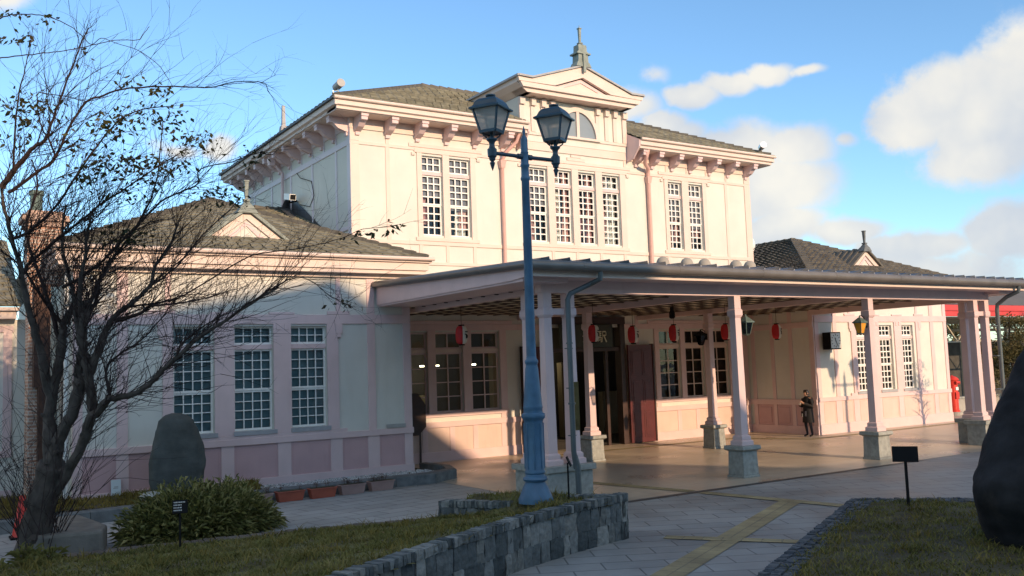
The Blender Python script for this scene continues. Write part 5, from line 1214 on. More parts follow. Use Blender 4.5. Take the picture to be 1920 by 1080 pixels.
# ---- stones
def lumpy(name, prof_fn, m, label, cat, loc, nz=40, na=48, seed=1, amp=.06):
    """upright boulder from horizontal outlines; prof_fn(t) -> (cx, cy, rx, ry), t from 0 (foot) to 1 (top)"""
    from mathutils import noise
    b = MB(); vs = []; 
    for i in range(nz+1):
        t = i/nz; cx, cy, rx, ry, z = prof_fn(t)
        for j in range(na):
            a = 2*math.pi*j/na; ca, sa = math.cos(a), math.sin(a)
            e = .78; sx = abs(ca)**e*(1 if ca > 0 else -1); sy = abs(sa)**e*(1 if sa > 0 else -1)
            p = Vector((cx+rx*sx, cy+ry*sy, z)); nn = noise.noise(p*1.7+Vector((seed*7,0,0)))*.6+noise.noise(p*4.1+Vector((0,seed*5,0)))*.3+noise.noise(p*9+Vector((seed,3,0)))*.12
            k = amp*nn/max(.05, math.hypot(rx, ry)*.7); vs.append((cx+rx*sx*(1+k), cy+ry*sy*(1+k), z+amp*.3*nn))
    fs = [(i*na+j, i*na+(j+1)%na, (i+1)*na+(j+1)%na, (i+1)*na+j) for i in range(nz) for j in range(na)]
    fs.append([nz*na+j for j in range(na)])
    b.add(vs, fs); o = b.build(name, M[m], smooth=True, origin=loc); return tag(o, label, cat)
def interp(tab, t):
    for i in range(len(tab)-1):
        if t <= tab[i+1][0]:
            k = (t-tab[i][0])/(tab[i+1][0]-tab[i][0]); return [a+(b-a)*k for a, b in zip(tab[i][1:], tab[i+1][1:])]
    return list(tab[-1][1:])
# memorial stone: broad low, rounded top, slim front to back
mt = [(0,.46,.22,0),(.06,.50,.24,.08),(.2,.58,.26,.33),(.4,.60,.25,.70),(.6,.54,.23,1.08),(.78,.46,.20,1.40),(.9,.36,.16,1.60),(.97,.22,.10,1.71),(1,.06,.03,1.75)]
def mf(t): rx, ry, z = interp(mt, t); return (4.84+.06*math.sin(t*3), 21.0, rx, ry, .28+z)
lumpy('memorial_stone', mf, 'monument', 'tall rounded grey memorial stone standing before the left wing window', 'stone', (4.84,21.0,.28), seed=2, amp=.05)
def ff(t): rx, ry, z = interp([(0,.30,.25,0),(.5,.32,.27,.12),(.85,.22,.18,.2),(1,.05,.04,.22)], t); return (4.35,20.6,rx,ry,.24+z)
lumpy('foot_stone', ff, 'granite', 'small grey footing stone at the base of the memorial stone', 'stone', (4.35,20.6,.24), nz=12, na=20, seed=5, amp=.05)
bt = [(0,1.10,.62,-.1),(.08,1.22,.72,.15),(.22,1.42,.80,.6),(.34,1.42,.80,.95),(.48,1.20,.74,1.35),(.64,.86,.62,1.85),(.78,.54,.5,2.3),(.9,.42,.34,2.7),(.97,.22,.18,2.9),(1,.06,.05,2.95)]
def bf(t): rx, ry, z = interp(bt, t); return (13.26+.32*max(0,t-.34), 6.75, rx, ry, .1+z)
lumpy('dark_boulder', bf, 'rock', 'huge dark upright boulder at the right edge of the view', 'boulder', (13.3,6.75,.1), nz=60, na=72, seed=4, amp=.10)
b = MB(); b.prism([(1.62,16.45),(2.62,16.25),(2.80,16.9),(2.62,18.5),(1.75,18.7)], 2, 0, .40); o = b.build('flat_stone_bench', M['flatstone'], bevel=.05, origin=(2.2,17.3,0)); tag(o, 'low flat stone slab beside the tree trunk', 'stone')

# ---- clipped bamboo-grass shrub
def leaf_clump(mb, c, r, n, rnd, L=(.10,.2), W=.016, droop=.5, squash=1.0, inner=.35):
    for k in range(n):
        u = rnd.uniform(-1, 1); a = rnd.random()*6.283; q = math.sqrt(1-u*u); rr = (inner+(1-inner)*rnd.random()**.5)
        dr = Vector((q*math.cos(a), q*math.sin(a), abs(u)*.95 if rnd.random() < .93 else u*.2))
        lum = 1+.13*math.sin(a*3+2)*math.cos(u*5)+.10*math.sin(a*7)
        p = Vector(c)+Vector((dr.x*r[0], dr.y*r[1], dr.z*r[2]))*rr*lum
        o = (dr+Vector((rnd.uniform(-.8,.8), rnd.uniform(-.8,.8), rnd.uniform(-.2,.9)))).normalized(); l = rnd.uniform(*L)
        s = o.cross(Vector((0,0,1))); s = s.normalized() if s.length > .1 else Vector((1,0,0)); w = W*rnd.uniform(.7,1.3)
        m1 = p+o*l*.45; tip = p+o*l-Vector((0,0,droop*l*rnd.uniform(.3,1)))
        mb.add([p, m1+s*w, tip, m1-s*w], [(0,1,2),(0,2,3)])
rnd = random.Random(21)
BS = thing('bamboo_grass_shrub', 'spreading mound of bamboo grass with yellow green leaves by the path', 'shrub', (4.35,16.95,0))
b = MB()
for (cx, cy, rx, ry, rz, n) in ((4.1,16.85,.85,.75,.92,3600),(4.75,16.95,.75,.7,.88,3000),(5.2,17.05,.55,.5,.60,1600),(3.45,16.85,.5,.5,.58,1500),(4.4,16.6,.7,.4,.70,1700),(3.75,17.0,.5,.5,.82,1300)):
    leaf_clump(b, (cx,cy,.05), (rx,ry,rz), n, rnd, (.11,.24), .017)
b.build('foliage', M['bamboo_leaf'], BS, fixn=False)
b = MB()
for k in range(160):
    a = rnd.random()*6.28; r = rnd.random()**.5; x, y = 4.35+1.0*r*math.cos(a), 16.9+.55*r*math.sin(a); b.tube([(4.35+.6*r*math.cos(a),16.9+.3*r*math.sin(a),0),(x,y,.75*(1-.5*r*r))], [.006,.003], 3)
b.build('stem', M['twig'], BS, fixn=False)
b = MB()
for k in range(26):   # dark core clumps that keep the mound opaque
    a = rnd.random()*6.28; r = rnd.random()**.5; leaf_clump(b, (4.35+.95*r*math.cos(a),16.92+.45*r*math.sin(a),.02), (.3,.3,.5*(1.1-.6*r)), 90, rnd, (.12,.2), .03)
b.build('inner_foliage', M['bamboo_leaf'], BS, fixn=False)
# weeds and low grass at the foot of the tree
b = MB(); 
for k in range(26): leaf_clump(b, (rnd.uniform(-.6,1.9), rnd.uniform(14.6,16.3), .1), (.16,.16,.22), 46, rnd, (.12,.26), .010, .7)
b = tag(b.build('weeds', M['grass'], fixn=False), 'ragged tufts of weeds round the foot of the tree', 'weeds'); b['kind'] = 'stuff'
# ================================================================== STREET LAMP
def street_lamp(x, y, z, label):
    o = thing('street_lamp', label, 'street lamp', (x,y,z), 'twin lantern street lamps of the station square')
    k = .00884
    def Z(py): return z+(938-py)*k
    b = MB(); b.lathe(x, y, [(.285,Z(942)),(.285,Z(935)),(.265,Z(930)),(.20,Z(912)),(.165,Z(905)),(.165,Z(903.5)),(.195,Z(902)),(.205,Z(899)),(.195,Z(896)),(.165,Z(894)),(.155,Z(890)),(.170,Z(888)),(.170,Z(885)),(.158,Z(883)),(.156,Z(795)),(.165,Z(791)),(.19,Z(788)),(.20,Z(784)),(.19,Z(780)),(.16,Z(778)),(.155,Z(772)),(.165,Z(769)),(.158,Z(766)),(.152,Z(760)),(.108,Z(697)),(.098,Z(692)),(.098,Z(689)),(.112,Z(686)),(.112,Z(682)),(.09,Z(679)),(.082,Z(674))], 28)
    b.build('base', M['lamp'], o, smooth=True)
    b = MB()
    for i in range(8):
        a = 2*math.pi*i/8+.2; b.bar((x+.157*math.cos(a),y+.157*math.sin(a),Z(876)), (x+.157*math.cos(a),y+.157*math.sin(a),Z(800)), .075, .012) if 0 else b.tube([(x+.155*math.cos(a),y+.155*math.sin(a),Z(880)),(x+.155*math.cos(a),y+.155*math.sin(a),Z(797))], .016, 6)
    b.build('fluting', M['lamp'], o, smooth=True)
    b = MB(); b.lathe(x, y, [(.082,Z(674)),(.066,Z(342)),(.080,Z(340)),(.080,Z(336)),(.068,Z(334)),(.066,Z(316)),(.078,Z(314)),(.078,Z(311)),(.066,Z(309)),(.064,Z(290)),(.070,Z(288)),(.060,Z(286)),(.058,Z(262)),(.045,Z(258)),(.03,Z(256)),(.02,Z(252)),(.03,Z(247)),(.012,Z(240)),(.003,Z(235))], 18); b.build('pole', M['lamp'], o, smooth=True)
    b = MB(); za = z+5.68; b.tube([(x-.645,y,za),(x,y,za-.005),(x+.645,y,za)], .032, 10)
    for s in (-1, 1): b.tube([(x+s*.06,y,za-.005),(x+s*.14,y,za-.005)], .048, 10)
    b.build('arm', M['lamp_dark'], o, smooth=True)
    for s in (-1, 1):
        hx = x+s*.64
        L = MB(); L.lathe(hx, y, [(.003,za-.30),(.025,za-.24),(.045,za-.17),(.025,za-.14),(.05,za-.12),(.055,za-.08),(.075,za-.06),(.08,za+.06),(.055,za+.08),(.042,za+.13),(.055,za+.18),(.09,za+.215),(.09,za+.235),(.03,za+.24),(.02,za+.35)], 14)
        hd = L.build('lantern', M['lamp_dark'], o, smooth=True)
        L = MB(); zb, zt = za+.345, za+.725; rot = R(45)
        def sq(r, zz, a0=R(-14)): return [(hx+r*math.cos(a0+math.pi/2*i), y+r*math.sin(a0+math.pi/2*i), zz) for i in range(4)]
        for i in range(4):
            A_, B_ = sq(.195, zb)[i], sq(.318, zt)[i]; L.bar(A_, B_, .030, .030)
            a2 = sq(.195, zb)[(i+1)%4]; L.bar(A_, a2, .04, .05)
            L.tube([(hx+(A_[0]-hx)*.8, y+(A_[1]-y)*.8, zb-.02), (hx+(A_[0]-hx)*.7, y+(A_[1]-y)*.7, zb-.06), (hx+(A_[0]-hx)*.3, y+(A_[1]-y)*.3, zb-.115)], .012, 6)
        f8 = sq(.19, zb-.015); L.add(f8+[(p[0],p[1],zb+.015) for p in f8], [(0,1,2,3),(4,5,6,7),(0,1,5,4),(1,2,6,5),(2,3,7,6),(3,0,4,7)])
        L.build('cage', M['lamp_dark'], hd)
        L = MB(); a_, b_ = sq(.19, zb+.02), sq(.308, zt)
        L.add(a_+b_, [(0,1,5,4),(1,2,6,5),(2,3,7,6),(3,0,4,7)]); L.build('glass', M['frost'], hd, fixn=False)
        L = MB(); rings = [sq(.385, zt-.015), sq(.39, zt+.012), sq(.32, zt+.045), sq(.275, zt+.12), sq(.21, zt+.17), sq(.12, zt+.19)]
        vs = [p for r_ in rings for p in r_]; fs = [(i*4+j, i*4+(j+1)%4, (i+1)*4+(j+1)%4, (i+1)*4+j) for i in range(5) for j in range(4)]+[(0,1,2,3),(20,21,22,23)]
        L.add(vs, fs); L.lathe(hx, y, [(.065,zt+.185),(.06,zt+.215),(.085,zt+.223),(.085,zt+.245),(.045,zt+.255)], 12)
        L.build('hood', M['lamp_dark'], hd)
        L = MB(); L.lathe(hx, y, [(.03,zb+.02),(.05,zb+.08),(.05,zb+.17),(.03,zb+.22)], 10); L.build('bulb', M['white'], hd, smooth=True)
    return o
SL = street_lamp(8.57, 12.65, .60, 'tall blue twin lantern street lamp standing in the stone edged bed')
SL.rotation_euler = (0, R(.22), 0)
lamp2 = dup(SL, (29.45, 9.0, 0), None, 'tall blue twin lantern street lamp beyond the right edge of the view')

# ---- little signs on stakes
def stake_sign(x, y, z, h, w, hh, rz, tilt, label, text=None, tw=.02):
    o = thing('plant_sign', label, 'sign', (0,0,0))
    b = MB(); b.tube([(0,0,-.02),(0,.0,h)], tw, 8); b.build('stake', M['black'], o, smooth=True)
    m = Matrix.Rotation(R(-tilt), 3, 'X'); b = MB(); b.obox((0,-.02,h+.02), (w/2,.008,hh/2), m); p = b.build('plate', M['black'], o, bevel=.004)
    if text:
        b = MB(); rnd = random.Random(3)
        for r in range(text):
            u = -w*.38
            while u < w*.38:
                l = rnd.uniform(.008,.018); c = m @ Vector((u, -.0095, hh*.33-r*hh*.20)); b.obox((c.x, c.y-.02, c.z+h+.02), (l/2,.0012,hh*.045), m); u += l+rnd.uniform(.004,.008)
                if r > 0 and u > w*.12: break
        b.build('lettering', M['signtext'], p)
    o.location = (x, y, z); o.rotation_euler = (0,0,rz); return o
stake_sign(3.48,14.80,.15,.66,.22,.20,R(-12),14,'small black label sign with rows of pale lettering before the leafy shrub',4,.016)
stake_sign(9.05,12.40,.58,.60,.19,.17,R(48),25,'small black label sign turned edge on beside the blue street lamp',None,.014)
stake_sign(14.50,9.95,.13,.88,.42,.27,R(-55),12,'black label sign on a stake in the right hand lawn',None,.026)
o = thing('small_white_board', 'small white board leaning at the foot of the left wing', 'board', (3.80,FY-.12,.3))
b = MB(); b.obox((3.80,FY-.12,.46), (.10,.012,.17), Matrix.Rotation(R(-8),3,'X')); b.build('panel', mat('white_board',(.62,.68,.68),.5,.05,5), o); b = MB(); b.obox((3.80,FY-.138,.48), (.04,.002,.008), Matrix.Rotation(R(-8),3,'X')); b.obox((3.79,FY-.134,.45), (.05,.002,.006), Matrix.Rotation(R(-8),3,'X')); b.build('lettering', M['greybox'], o)
o = thing('traffic_cone', 'red traffic cone behind the tree trunk at the left edge', 'cone', (1.72,20.4,.26))
b = MB(); b.lathe(1.75,19.2,[(.17,.04),(.13,.25),(.05,.74),(.035,.76)],18); b.build('cone', M['red'], o, smooth=True); b = MB(); b.box(1.55,1.95,19.0,19.4,.0,.04); b.build('foot', M['black'], o, bevel=.01)

# ================================================================== PERSON
def person(loc, rz, label):
    o = thing('person', label, 'person', loc)
    J = {'pelvis':(0,0,.86),'spine':(0,.01,1.05),'chest':(0,0,1.24),'neck':(0,-.01,1.39),'head':(0,-.045,1.47),'crown':(0,-.05,1.585),
         'hipL':(-.085,0,.82),'kneeL':(-.10,-.04,.46),'ankL':(-.10,.02,.09),'toeL':(-.11,-.13,.04),'hipR':(.085,0,.82),'kneeR':(.10,-.01,.46),'ankR':(.11,.05,.09),'toeR':(.13,-.10,.04),
         'shL':(-.17,0,1.32),'elL':(-.24,-.02,1.06),'wrL':(-.13,-.22,1.10),'paL':(-.08,-.27,1.13),'shR':(.17,0,1.32),'elR':(.25,-.03,1.06),'wrR':(.10,-.24,1.16),'paR':(.04,-.28,1.20)}
    rad = {'pelvis':.13,'spine':.115,'chest':.13,'neck':.05,'head':.085,'crown':.07,'hipL':.085,'kneeL':.055,'ankL':.04,'toeL':.035,'hipR':.085,'kneeR':.055,'ankR':.04,'toeR':.035,'shL':.06,'elL':.042,'wrL':.028,'paL':.032,'shR':.06,'elR':.042,'wrR':.028,'paR':.032}
    E_ = [('pelvis','spine'),('spine','chest'),('chest','neck'),('neck','head'),('head','crown')]
    for s in 'LR': E_ += [('pelvis','hip'+s),('hip'+s,'knee'+s),('knee'+s,'ank'+s),('ank'+s,'toe'+s),('chest','sh'+s),('sh'+s,'el'+s),('el'+s,'wr'+s),('wr'+s,'pa'+s)]
    # five fingers per hand, curled round the phone
    for s, sx in (('L',1),('R',-1)):
        p = Vector(J['pa'+s])
        for i, (dx, l) in enumerate(((-.024,.062),(-.008,.072),(.008,.068),(.022,.054))):
            a = p+Vector((sx*.012,-.012,.018+dx)); b_ = a+Vector((sx*.030,-l*.55,.004)); c = b_+Vector((sx*.022,l*.25,.002))
            for nm, v, r in (('f%d'%i,a,.010),('g%d'%i,b_,.009),('h%d'%i,c,.007)): J[nm+s] = tuple(v); rad[nm+s] = r
            E_ += [('pa'+s,'f%d'%i+s),('f%d'%i+s,'g%d'%i+s),('g%d'%i+s,'h%d'%i+s)]
        a = p+Vector((sx*.01,.02,.035)); b_ = a+Vector((sx*.028,-.02,.035)); J['t0'+s] = tuple(a); J['t1'+s] = tuple(b_); rad['t0'+s] = .011; rad['t1'+s] = .008; E_ += [('wr'+s,'t0'+s),('t0'+s,'t1'+s)]
    ks = list(J); me = bpy.data.meshes.new('skeleton'); me.from_pydata([J[k] for k in ks], [(ks.index(a), ks.index(b)) for a, b in E_], [])
    ob = bpy.data.objects.new('tmp', me); COL.objects.link(ob)
    ob.modifiers.new('s', 'SKIN'); sv = me.skin_vertices[0].data
    for i, k in enumerate(ks): sv[i].radius = (rad[k], rad[k]); sv[i].use_root = (k == 'pelvis')
    sb = ob.modifiers.new('u', 'SUBSURF'); sb.levels = 2; sb.render_levels = 2
    bpy.context.view_layer.update()
    m2 = bpy.data.meshes.new_from_object(ob.evaluated_get(bpy.context.evaluated_depsgraph_get())); bpy.data.objects.remove(ob)
    m2.materials.clear(); m2.materials.append(M['skin']); m2.materials.append(M['trouser']); m2.materials.append(M['black'])
    for p in m2.polygons:
        z = p.center.z; p.use_smooth = True
        p.material_index = 2 if z < .10 else (1 if z < .95 else 0)
    bd = bpy.data.objects.new('body', m2); COL.objects.link(bd); bd.parent = o; bd['_o'] = (0,0,0)
    Rt = lambda mb, nm, mm, par: mb.build(nm, mm, par, smooth=True)
    o['_o'] = (0,0,0)
    def ring(secs, n=20):
        b = MB(); vs = []
        for (cx, cy, rx, ry, z) in secs:
            for k in range(n):
                a = 2*math.pi*k/n; vs.append((cx+rx*math.cos(a), cy+ry*math.sin(a), z))
        fs = [(i*n+k, i*n+(k+1)%n, (i+1)*n+(k+1)%n, (i+1)*n+k) for i in range(len(secs)-1) for k in range(n)]+[tuple(range(n))[::-1], tuple((len(secs)-1)*n+k for k in range(n))]
        return b.add(vs, fs)
    b = ring([(0,0,.235,.165,.50),(0,0,.225,.16,.62),(0,0,.205,.15,.82),(0,.005,.185,.14,1.0),(0,.005,.195,.145,1.15),(0,0,.20,.135,1.27),(0,0,.17,.115,1.34),(0,-.005,.09,.085,1.395),(0,-.01,.075,.075,1.42)])
    for s in 'LR': b.tube([J['sh'+s], tuple((Vector(J['sh'+s])+Vector(J['el'+s]))/2), J['el'+s], tuple((Vector(J['el'+s])*.4+Vector(J['wr'+s])*.6)), J['wr'+s]], [.078,.074,.066,.056,.048], 12)
    Rt(b, 'coat', M['coat'], o)
    b = ring([(0,-.03,.085,.095,1.455),(0,-.03,.092,.108,1.50),(0,-.035,.094,.112,1.555),(0,-.035,.082,.098,1.605),(0,-.035,.05,.06,1.635),(0,-.035,.01,.012,1.642)])
    for i, v in enumerate(b.v):      # open the face
        if v[1] < -.085 and v[2] < 1.56: b.v[i] = (v[0], -.082+(v[1]+.085)*.1, v[2])
    Rt(b, 'hair', M['hair'], o)
    b = MB(); hy = -.045
    b.lathe(0, hy-.085, [(.004,1.478),(.014,1.484),(.011,1.498),(.003,1.518)], 8); Rt(b, 'nose', M['skin'], bd)
    b = MB()
    for s in (-1, 1): b.frus(s*.032, hy-.082, 1.522, 1.532, .013, .011, .006, .006)
    b.build('eye', M['black'], bd)
    b = MB(); b.frus(0, hy-.084, 1.452, 1.460, .022, .020, .006, .006); b.build('mouth', mat('lip', (.35,.12,.10), .5, .05, 5), bd)
    b = MB()
    for s in (-1, 1): b.frus(s*.088, hy+.01, 1.485, 1.535, .008, .011, .018, .022)
    Rt(b, 'ear', M['skin'], bd)
    for v in (0,): pass
    o.location = loc; o.rotation_euler = (0,0,rz)
    ph = thing('mobile_phone', 'pale mobile phone held by the person in the black coat', 'phone', loc)
    ph['_o'] = (0,0,0); b = MB(); b.obox((-.015,-.31,1.19), (.036,.005,.072), Matrix.Rotation(R(-25),3,'X')); b.build('case', M['white'], ph, bevel=.004); b = MB(); b.obox((-.015,-.303,1.1925), (.032,.001,.066), Matrix.Rotation(R(-25),3,'X')); b.build('screen', M['black'], ph)
    ph.rotation_euler = (0,0,rz)
    bag = thing('shoulder_bag', 'dark shoulder bag with a pale tag hanging at the waiting person side', 'bag', loc); bag['_o'] = (0,0,0)
    b = MB(); b.frus(.0,-.19,.72,.90,.10,.11,.04,.03); b.build('body', M['trouser'], bag, bevel=.01); b = MB(); b.tube([(-.08,-.19,.9),(-.1,-.17,1.1),(-.02,-.14,1.30),(.12,-.05,1.40),(.17,.06,1.36),(.15,.14,1.2),(.12,.10,.95),(.09,-.17,.9)], .010, 6); b.build('strap', M['black'], bag); b = MB(); b.frus(-.03,-.232,.70,.82,.018,.022,.004,.004); b.build('tag', M['white'], bag)
    bag.rotation_euler = (0,0,rz)
    return o
person((26.30,21.72,.006), R(-98), 'person in a long black coat looking at a phone by the porch side wall')

# ================================================================== THE BIG BARE TREE
TR = thing('bare_tree', 'large many stemmed bare tree with a few last leaves at the left edge', 'tree', (1.75,16.7,0))
rnd = random.Random(17)
trunk, crown = MB(), MB()
def smooth_path(pts, k=4):
    """Catmull-Rom through (x,y,z,r)"""
    out = []
    for i in range(len(pts)-1):
        p0, p1, p2, p3 = pts[max(i-1,0)], pts[i], pts[i+1], pts[min(i+2,len(pts)-1)]
        for j in range(k):
            t = j/k; out.append(tuple(.5*((2*b)+(-a+c)*t+(2*a-5*b+4*c-d)*t*t+(-a+3*b-3*c+d)*t**3) for a, b, c, d in zip(p0,p1,p2,p3)))
    out.append(tuple(pts[-1])); return out
seeds = []
for li, L in enumerate(TREE_LIMBS):
    sp = smooth_path(L, 4)
    r = [max(.0035, p[3])*(1+rnd.uniform(-.10,.14) if p[3] > .03 else 1) for p in sp]
    jit = lambda p: tuple(p[i]+rnd.uniform(-1,1)*min(.018, p[3]*.25+.004) for i in range(3))
    pts = [jit(p) for p in sp]
    big = L[0][3] > .05
    (trunk if big else crown).tube(pts, r, 9 if big else 5)
    if big:   # knots and pruning scars
        for i in range(2, len(pts)-1, 3):
            if r[i] > .05 and rnd.random() < .6:
                d = Vector((rnd.uniform(-1,1), rnd.uniform(-1,.2), rnd.uniform(-.2,.8))).normalized(); q = Vector(pts[i]); trunk.tube([q+d*r[i]*.5, q+d*r[i]*1.15, q+d*r[i]*1.45], [r[i]*.5, r[i]*.38, r[i]*.18], 7)
    for i in range(1, len(pts)): seeds.append((Vector(pts[i]), (Vector(pts[i])-Vector(pts[i-1])).normalized(), r[i], li))
def twig(p, d, L, r, depth, mb):
    n = 5; pts = [p]; cur = d.copy(); q = p.copy()
    bend = Vector((rnd.uniform(-1,1), rnd.uniform(-1,1), rnd.uniform(-.6,.9)))*.28
    for i in range(n):
        cur = (cur+bend*.5+Vector((rnd.uniform(-1,1),rnd.uniform(-1,1),rnd.uniform(-1,1)))*.16).normalized(); q = q+cur*L/n; pts.append(q.copy())
    mb.tube(pts, [r*(1-.75*i/n) for i in range(n+1)], 3, caps=False)
    if depth > 0:
        for k in range(rnd.choice((1,2,2,3))):
            i = rnd.randint(1, n); dd = ((pts[i]-pts[i-1]).normalized()+Vector((rnd.uniform(-1,1),rnd.uniform(-1,1),rnd.uniform(-.7,1)))*.75).normalized()
            twig(pts[i], dd, L*rnd.uniform(.4,.75), r*.62, depth-1, mb)
    return pts
for (p, d, r, li) in seeds:
    if p.z < 1.5 or li == 0: continue
    top = p.z > 2.6
    zf = 1.25 if p.z < 5.4 else (.75 if p.z < 6.4 else .3)
    nn = (1 if rnd.random() < (1 if r < .06 else .6) else 0)+rnd.choice((0,1,1,2))
    if li in (14, 15, 20): nn = 1 if rnd.random() < .12 else 0
    nn = sum(1 for _ in range(nn) if rnd.random() < zf)+(1 if zf > 1 and rnd.random() < .4 else 0)
    for k in range(nn):
        side = Vector((rnd.uniform(-.5,1.1), rnd.uniform(-.9,.9), rnd.uniform(-.45,1.0)))
        dd = (d*.75+side*.8).normalized(); L = rnd.uniform(.35,1.6)*(1.0 if r > .008 else .55)
        twig(p, dd, L, min(.0085, max(.0042, r*.42)), 2 if rnd.random() < .7 else 1, crown)
for k in range(70):    # water shoots from the base
    a = rnd.random()*6.28; p = Vector((1.75+.30*math.cos(a), 16.6+.25*math.sin(a), rnd.uniform(.1,.6))); d = Vector((rnd.uniform(-.6,.7), rnd.uniform(-.5,.4), 1)).normalized()
    twig(p, d, rnd.uniform(.8,2.4), .008, 1, crown)
trunk.build('trunk', M['bark'], TR, smooth=True, fixn=False)
crown.build('branches', M['twig'], TR, fixn=False)
b = MB()
for (x, y, z, n) in LEAF_SPOTS:
    for k in range(int(n*2.6)):
        s = .17 if n > 10 else .09
        p = Vector((x+rnd.gauss(0,s*1.15), y+rnd.gauss(0,s), z+rnd.gauss(0,s*.55)-.02)); a = rnd.random()*6.28
        o = Vector((math.cos(a)*.8, math.sin(a)*.8, rnd.uniform(-1.1,.1))).normalized(); l = rnd.uniform(.06,.125); sd = o.cross(Vector((rnd.uniform(-1,1),rnd.uniform(-1,1),.4))).normalized(); w = l*.24
        b.add([p, p+o*l*.4+sd*w, p+o*l, p+o*l*.4-sd*w], [(0,1,2),(0,2,3)])
b.build('leaves', M['leaf'], TR, fixn=False)
# small bare shrub behind the trunk at the frame edge
SH = thing('bare_shrub', 'small rusty bare shrub in the bed at the far left', 'shrub', (.95,20.6,.26))
b = MB()
for k in range(34):
    d = Vector((rnd.uniform(-.45,.45), rnd.uniform(-.3,.3), 1)).normalized(); twig(Vector((.95+rnd.uniform(-.06,.06),20.6,.26)), d, rnd.uniform(.7,1.6), .012, 2, b)
b.build('branches', M['twig'], SH, fixn=False)
b = MB(); leaf_clump(b, (.95,20.6,1.5), (.45,.3,.35), 500, rnd, (.05,.1), .007, .3); leaf_clump(b, (.9,20.6,.9), (.5,.3,.4), 350, rnd, (.05,.1), .007, .3); b.build('foliage', island_mat('rusty_dry_leaf', [(.07,.035,.025),(.12,.06,.035),(.17,.10,.05)], .8, 0, 8), SH, fixn=False)

# ================================================================== BACKGROUND ON THE RIGHT
SHL = thing('bus_shelter', 'long shelter roof with a bright red fascia beyond the right wing', 'shelter', (48,27,0))
b = MB(); b.box(40.2,60,26.0,26.25,4.52,5.08); b.box(40.2,40.45,26.25,31,4.52,5.08); b.build('fascia', M['redfascia'], SHL)
b = MB(); b.box(40.15,60.05,25.96,26.02,4.78,4.81); b.build('fascia_groove', mat('dark_red', (.32,.02,.02), .5, .1, 3), SHL)
b = MB(); b.add([(40.2,26,5.09),(60,26,5.09),(60,29,6.4),(40.2,29,6.4),(40.2,32,5.09),(60,32,5.09)], [(0,1,2,3),(3,2,5,4),(0,3,4)]); b.build('roof', mat('dull_brown_sheet_roof', (.13,.115,.095), .6, .15, 1), SHL, fixn=False)
b = MB(); b.box(40.3,60,26.3,31.8,4.45,4.51); b.build('ceiling', M['steel'], SHL)
for xx in (41.0,45.2,49.4,53.6):
    b = MB(); b.box(xx-.08,xx+.08,27.2,27.36,0,4.4); b.build('post', M['steel'], SHL)
b = MB()
for k in range(9):
    xx = 40.6+k*2.1; b.bar((xx,27.3,3.3),(xx+1.05,27.3,4.35),.07,.07); b.bar((xx+1.05,27.3,4.35),(xx+2.1,27.3,3.3),.07,.07)
b.bar((40.6,27.3,3.3),(59,27.3,3.3),.08,.08); b.bar((40.6,27.3,4.38),(59,27.3,4.38),.08,.08)
for yy in (29,31): b.bar((40.6,yy,4.0),(59,yy,4.0),.08,.08)
b.build('truss', M['steel'], SHL)
bw = thing('dark_fence', 'dark board fence in shade behind the shelter', 'fence', (48,32.5,0)); b = MB(); b.box(38,64,32.4,32.5,0,3.4); b.build('boards', mat('dark_boards', (.06,.058,.05), .8, .3, 3, .3, 10), bw); b = MB()
for k in range(14): b.box(38+k*2-.06,38+k*2+.06,32.3,32.4,0,3.5)
b.build('post', M['wood_dark'], bw)
lw = thing('low_wall', 'low pale concrete wall behind the right porch columns', 'wall', (46,25,0)); b = MB(); b.box(39.5,58,25.0,25.25,0,.62); b.build('wall', M['conc'], lw); b = MB(); b.box(39.45,58.05,24.95,25.30,.62,.70); b.build('coping', M['granite'], lw)
def hedge(name, label, c, r, n, m, cat, trunk_h, clumps=26, L=(.14,.3), seed=0, W=.03):
    rn = random.Random(seed); o = thing(name, label, cat, (c[0],c[1],0))
    b = MB(); b.tube([(c[0],c[1],0),(c[0]+.05,c[1],trunk_h*.5),(c[0]-.03,c[1],trunk_h)], [.11,.08,.03], 8)
    for k in range(14):
        a = rn.random()*6.28; z = trunk_h*rn.uniform(.25,.95); b.tube([(c[0],c[1],z),(c[0]+r[0]*.4*math.cos(a),c[1]+r[1]*.4*math.sin(a),z+.25),(c[0]+r[0]*.85*math.cos(a),c[1]+r[1]*.85*math.sin(a),z+.35)], [.03,.02,.008], 5)
    b.build('trunk', M['bark'], o, smooth=True)
    b = MB()
    for k in range(clumps):
        a = rn.random()*6.28; q = rn.random()**.5; zz = rn.uniform(-.9,1); s = math.sqrt(max(.05,1-zz*zz*.8)); leaf_clump(b, (c[0]+r[0]*.75*q*s*math.cos(a), c[1]+r[1]*.75*q*s*math.sin(a), c[2]+r[2]*zz*.8), (r[0]*.36,r[1]*.36,r[2]*.22), n//clumps, rn, L, W, .5, inner=.2)
    b.build('crown', M[m], o, fixn=False); return o
hedge('olive_tree', 'bushy olive brown tree beyond the right corner columns', (44.3,24.3,2.4), (2.0,1.0,2.1), 6500, 'bush', 'tree', 4.2, 40, seed=3)
hedge('olive_tree', 'second olive brown tree at the far right edge, behind the boulder', (49.5,24.4,2.7), (2.4,1.3,2.4), 4500, 'bush', 'tree', 4.4, 34, seed=6)
hedge('small_bare_tree', 'small thin tree beyond the right edge whose shadow falls on the right wing', (33.6,16.6,3.05), (.75,.75,1.15), 900, 'bush', 'tree', 3.6, 18, (.06,.14), 9, .02)
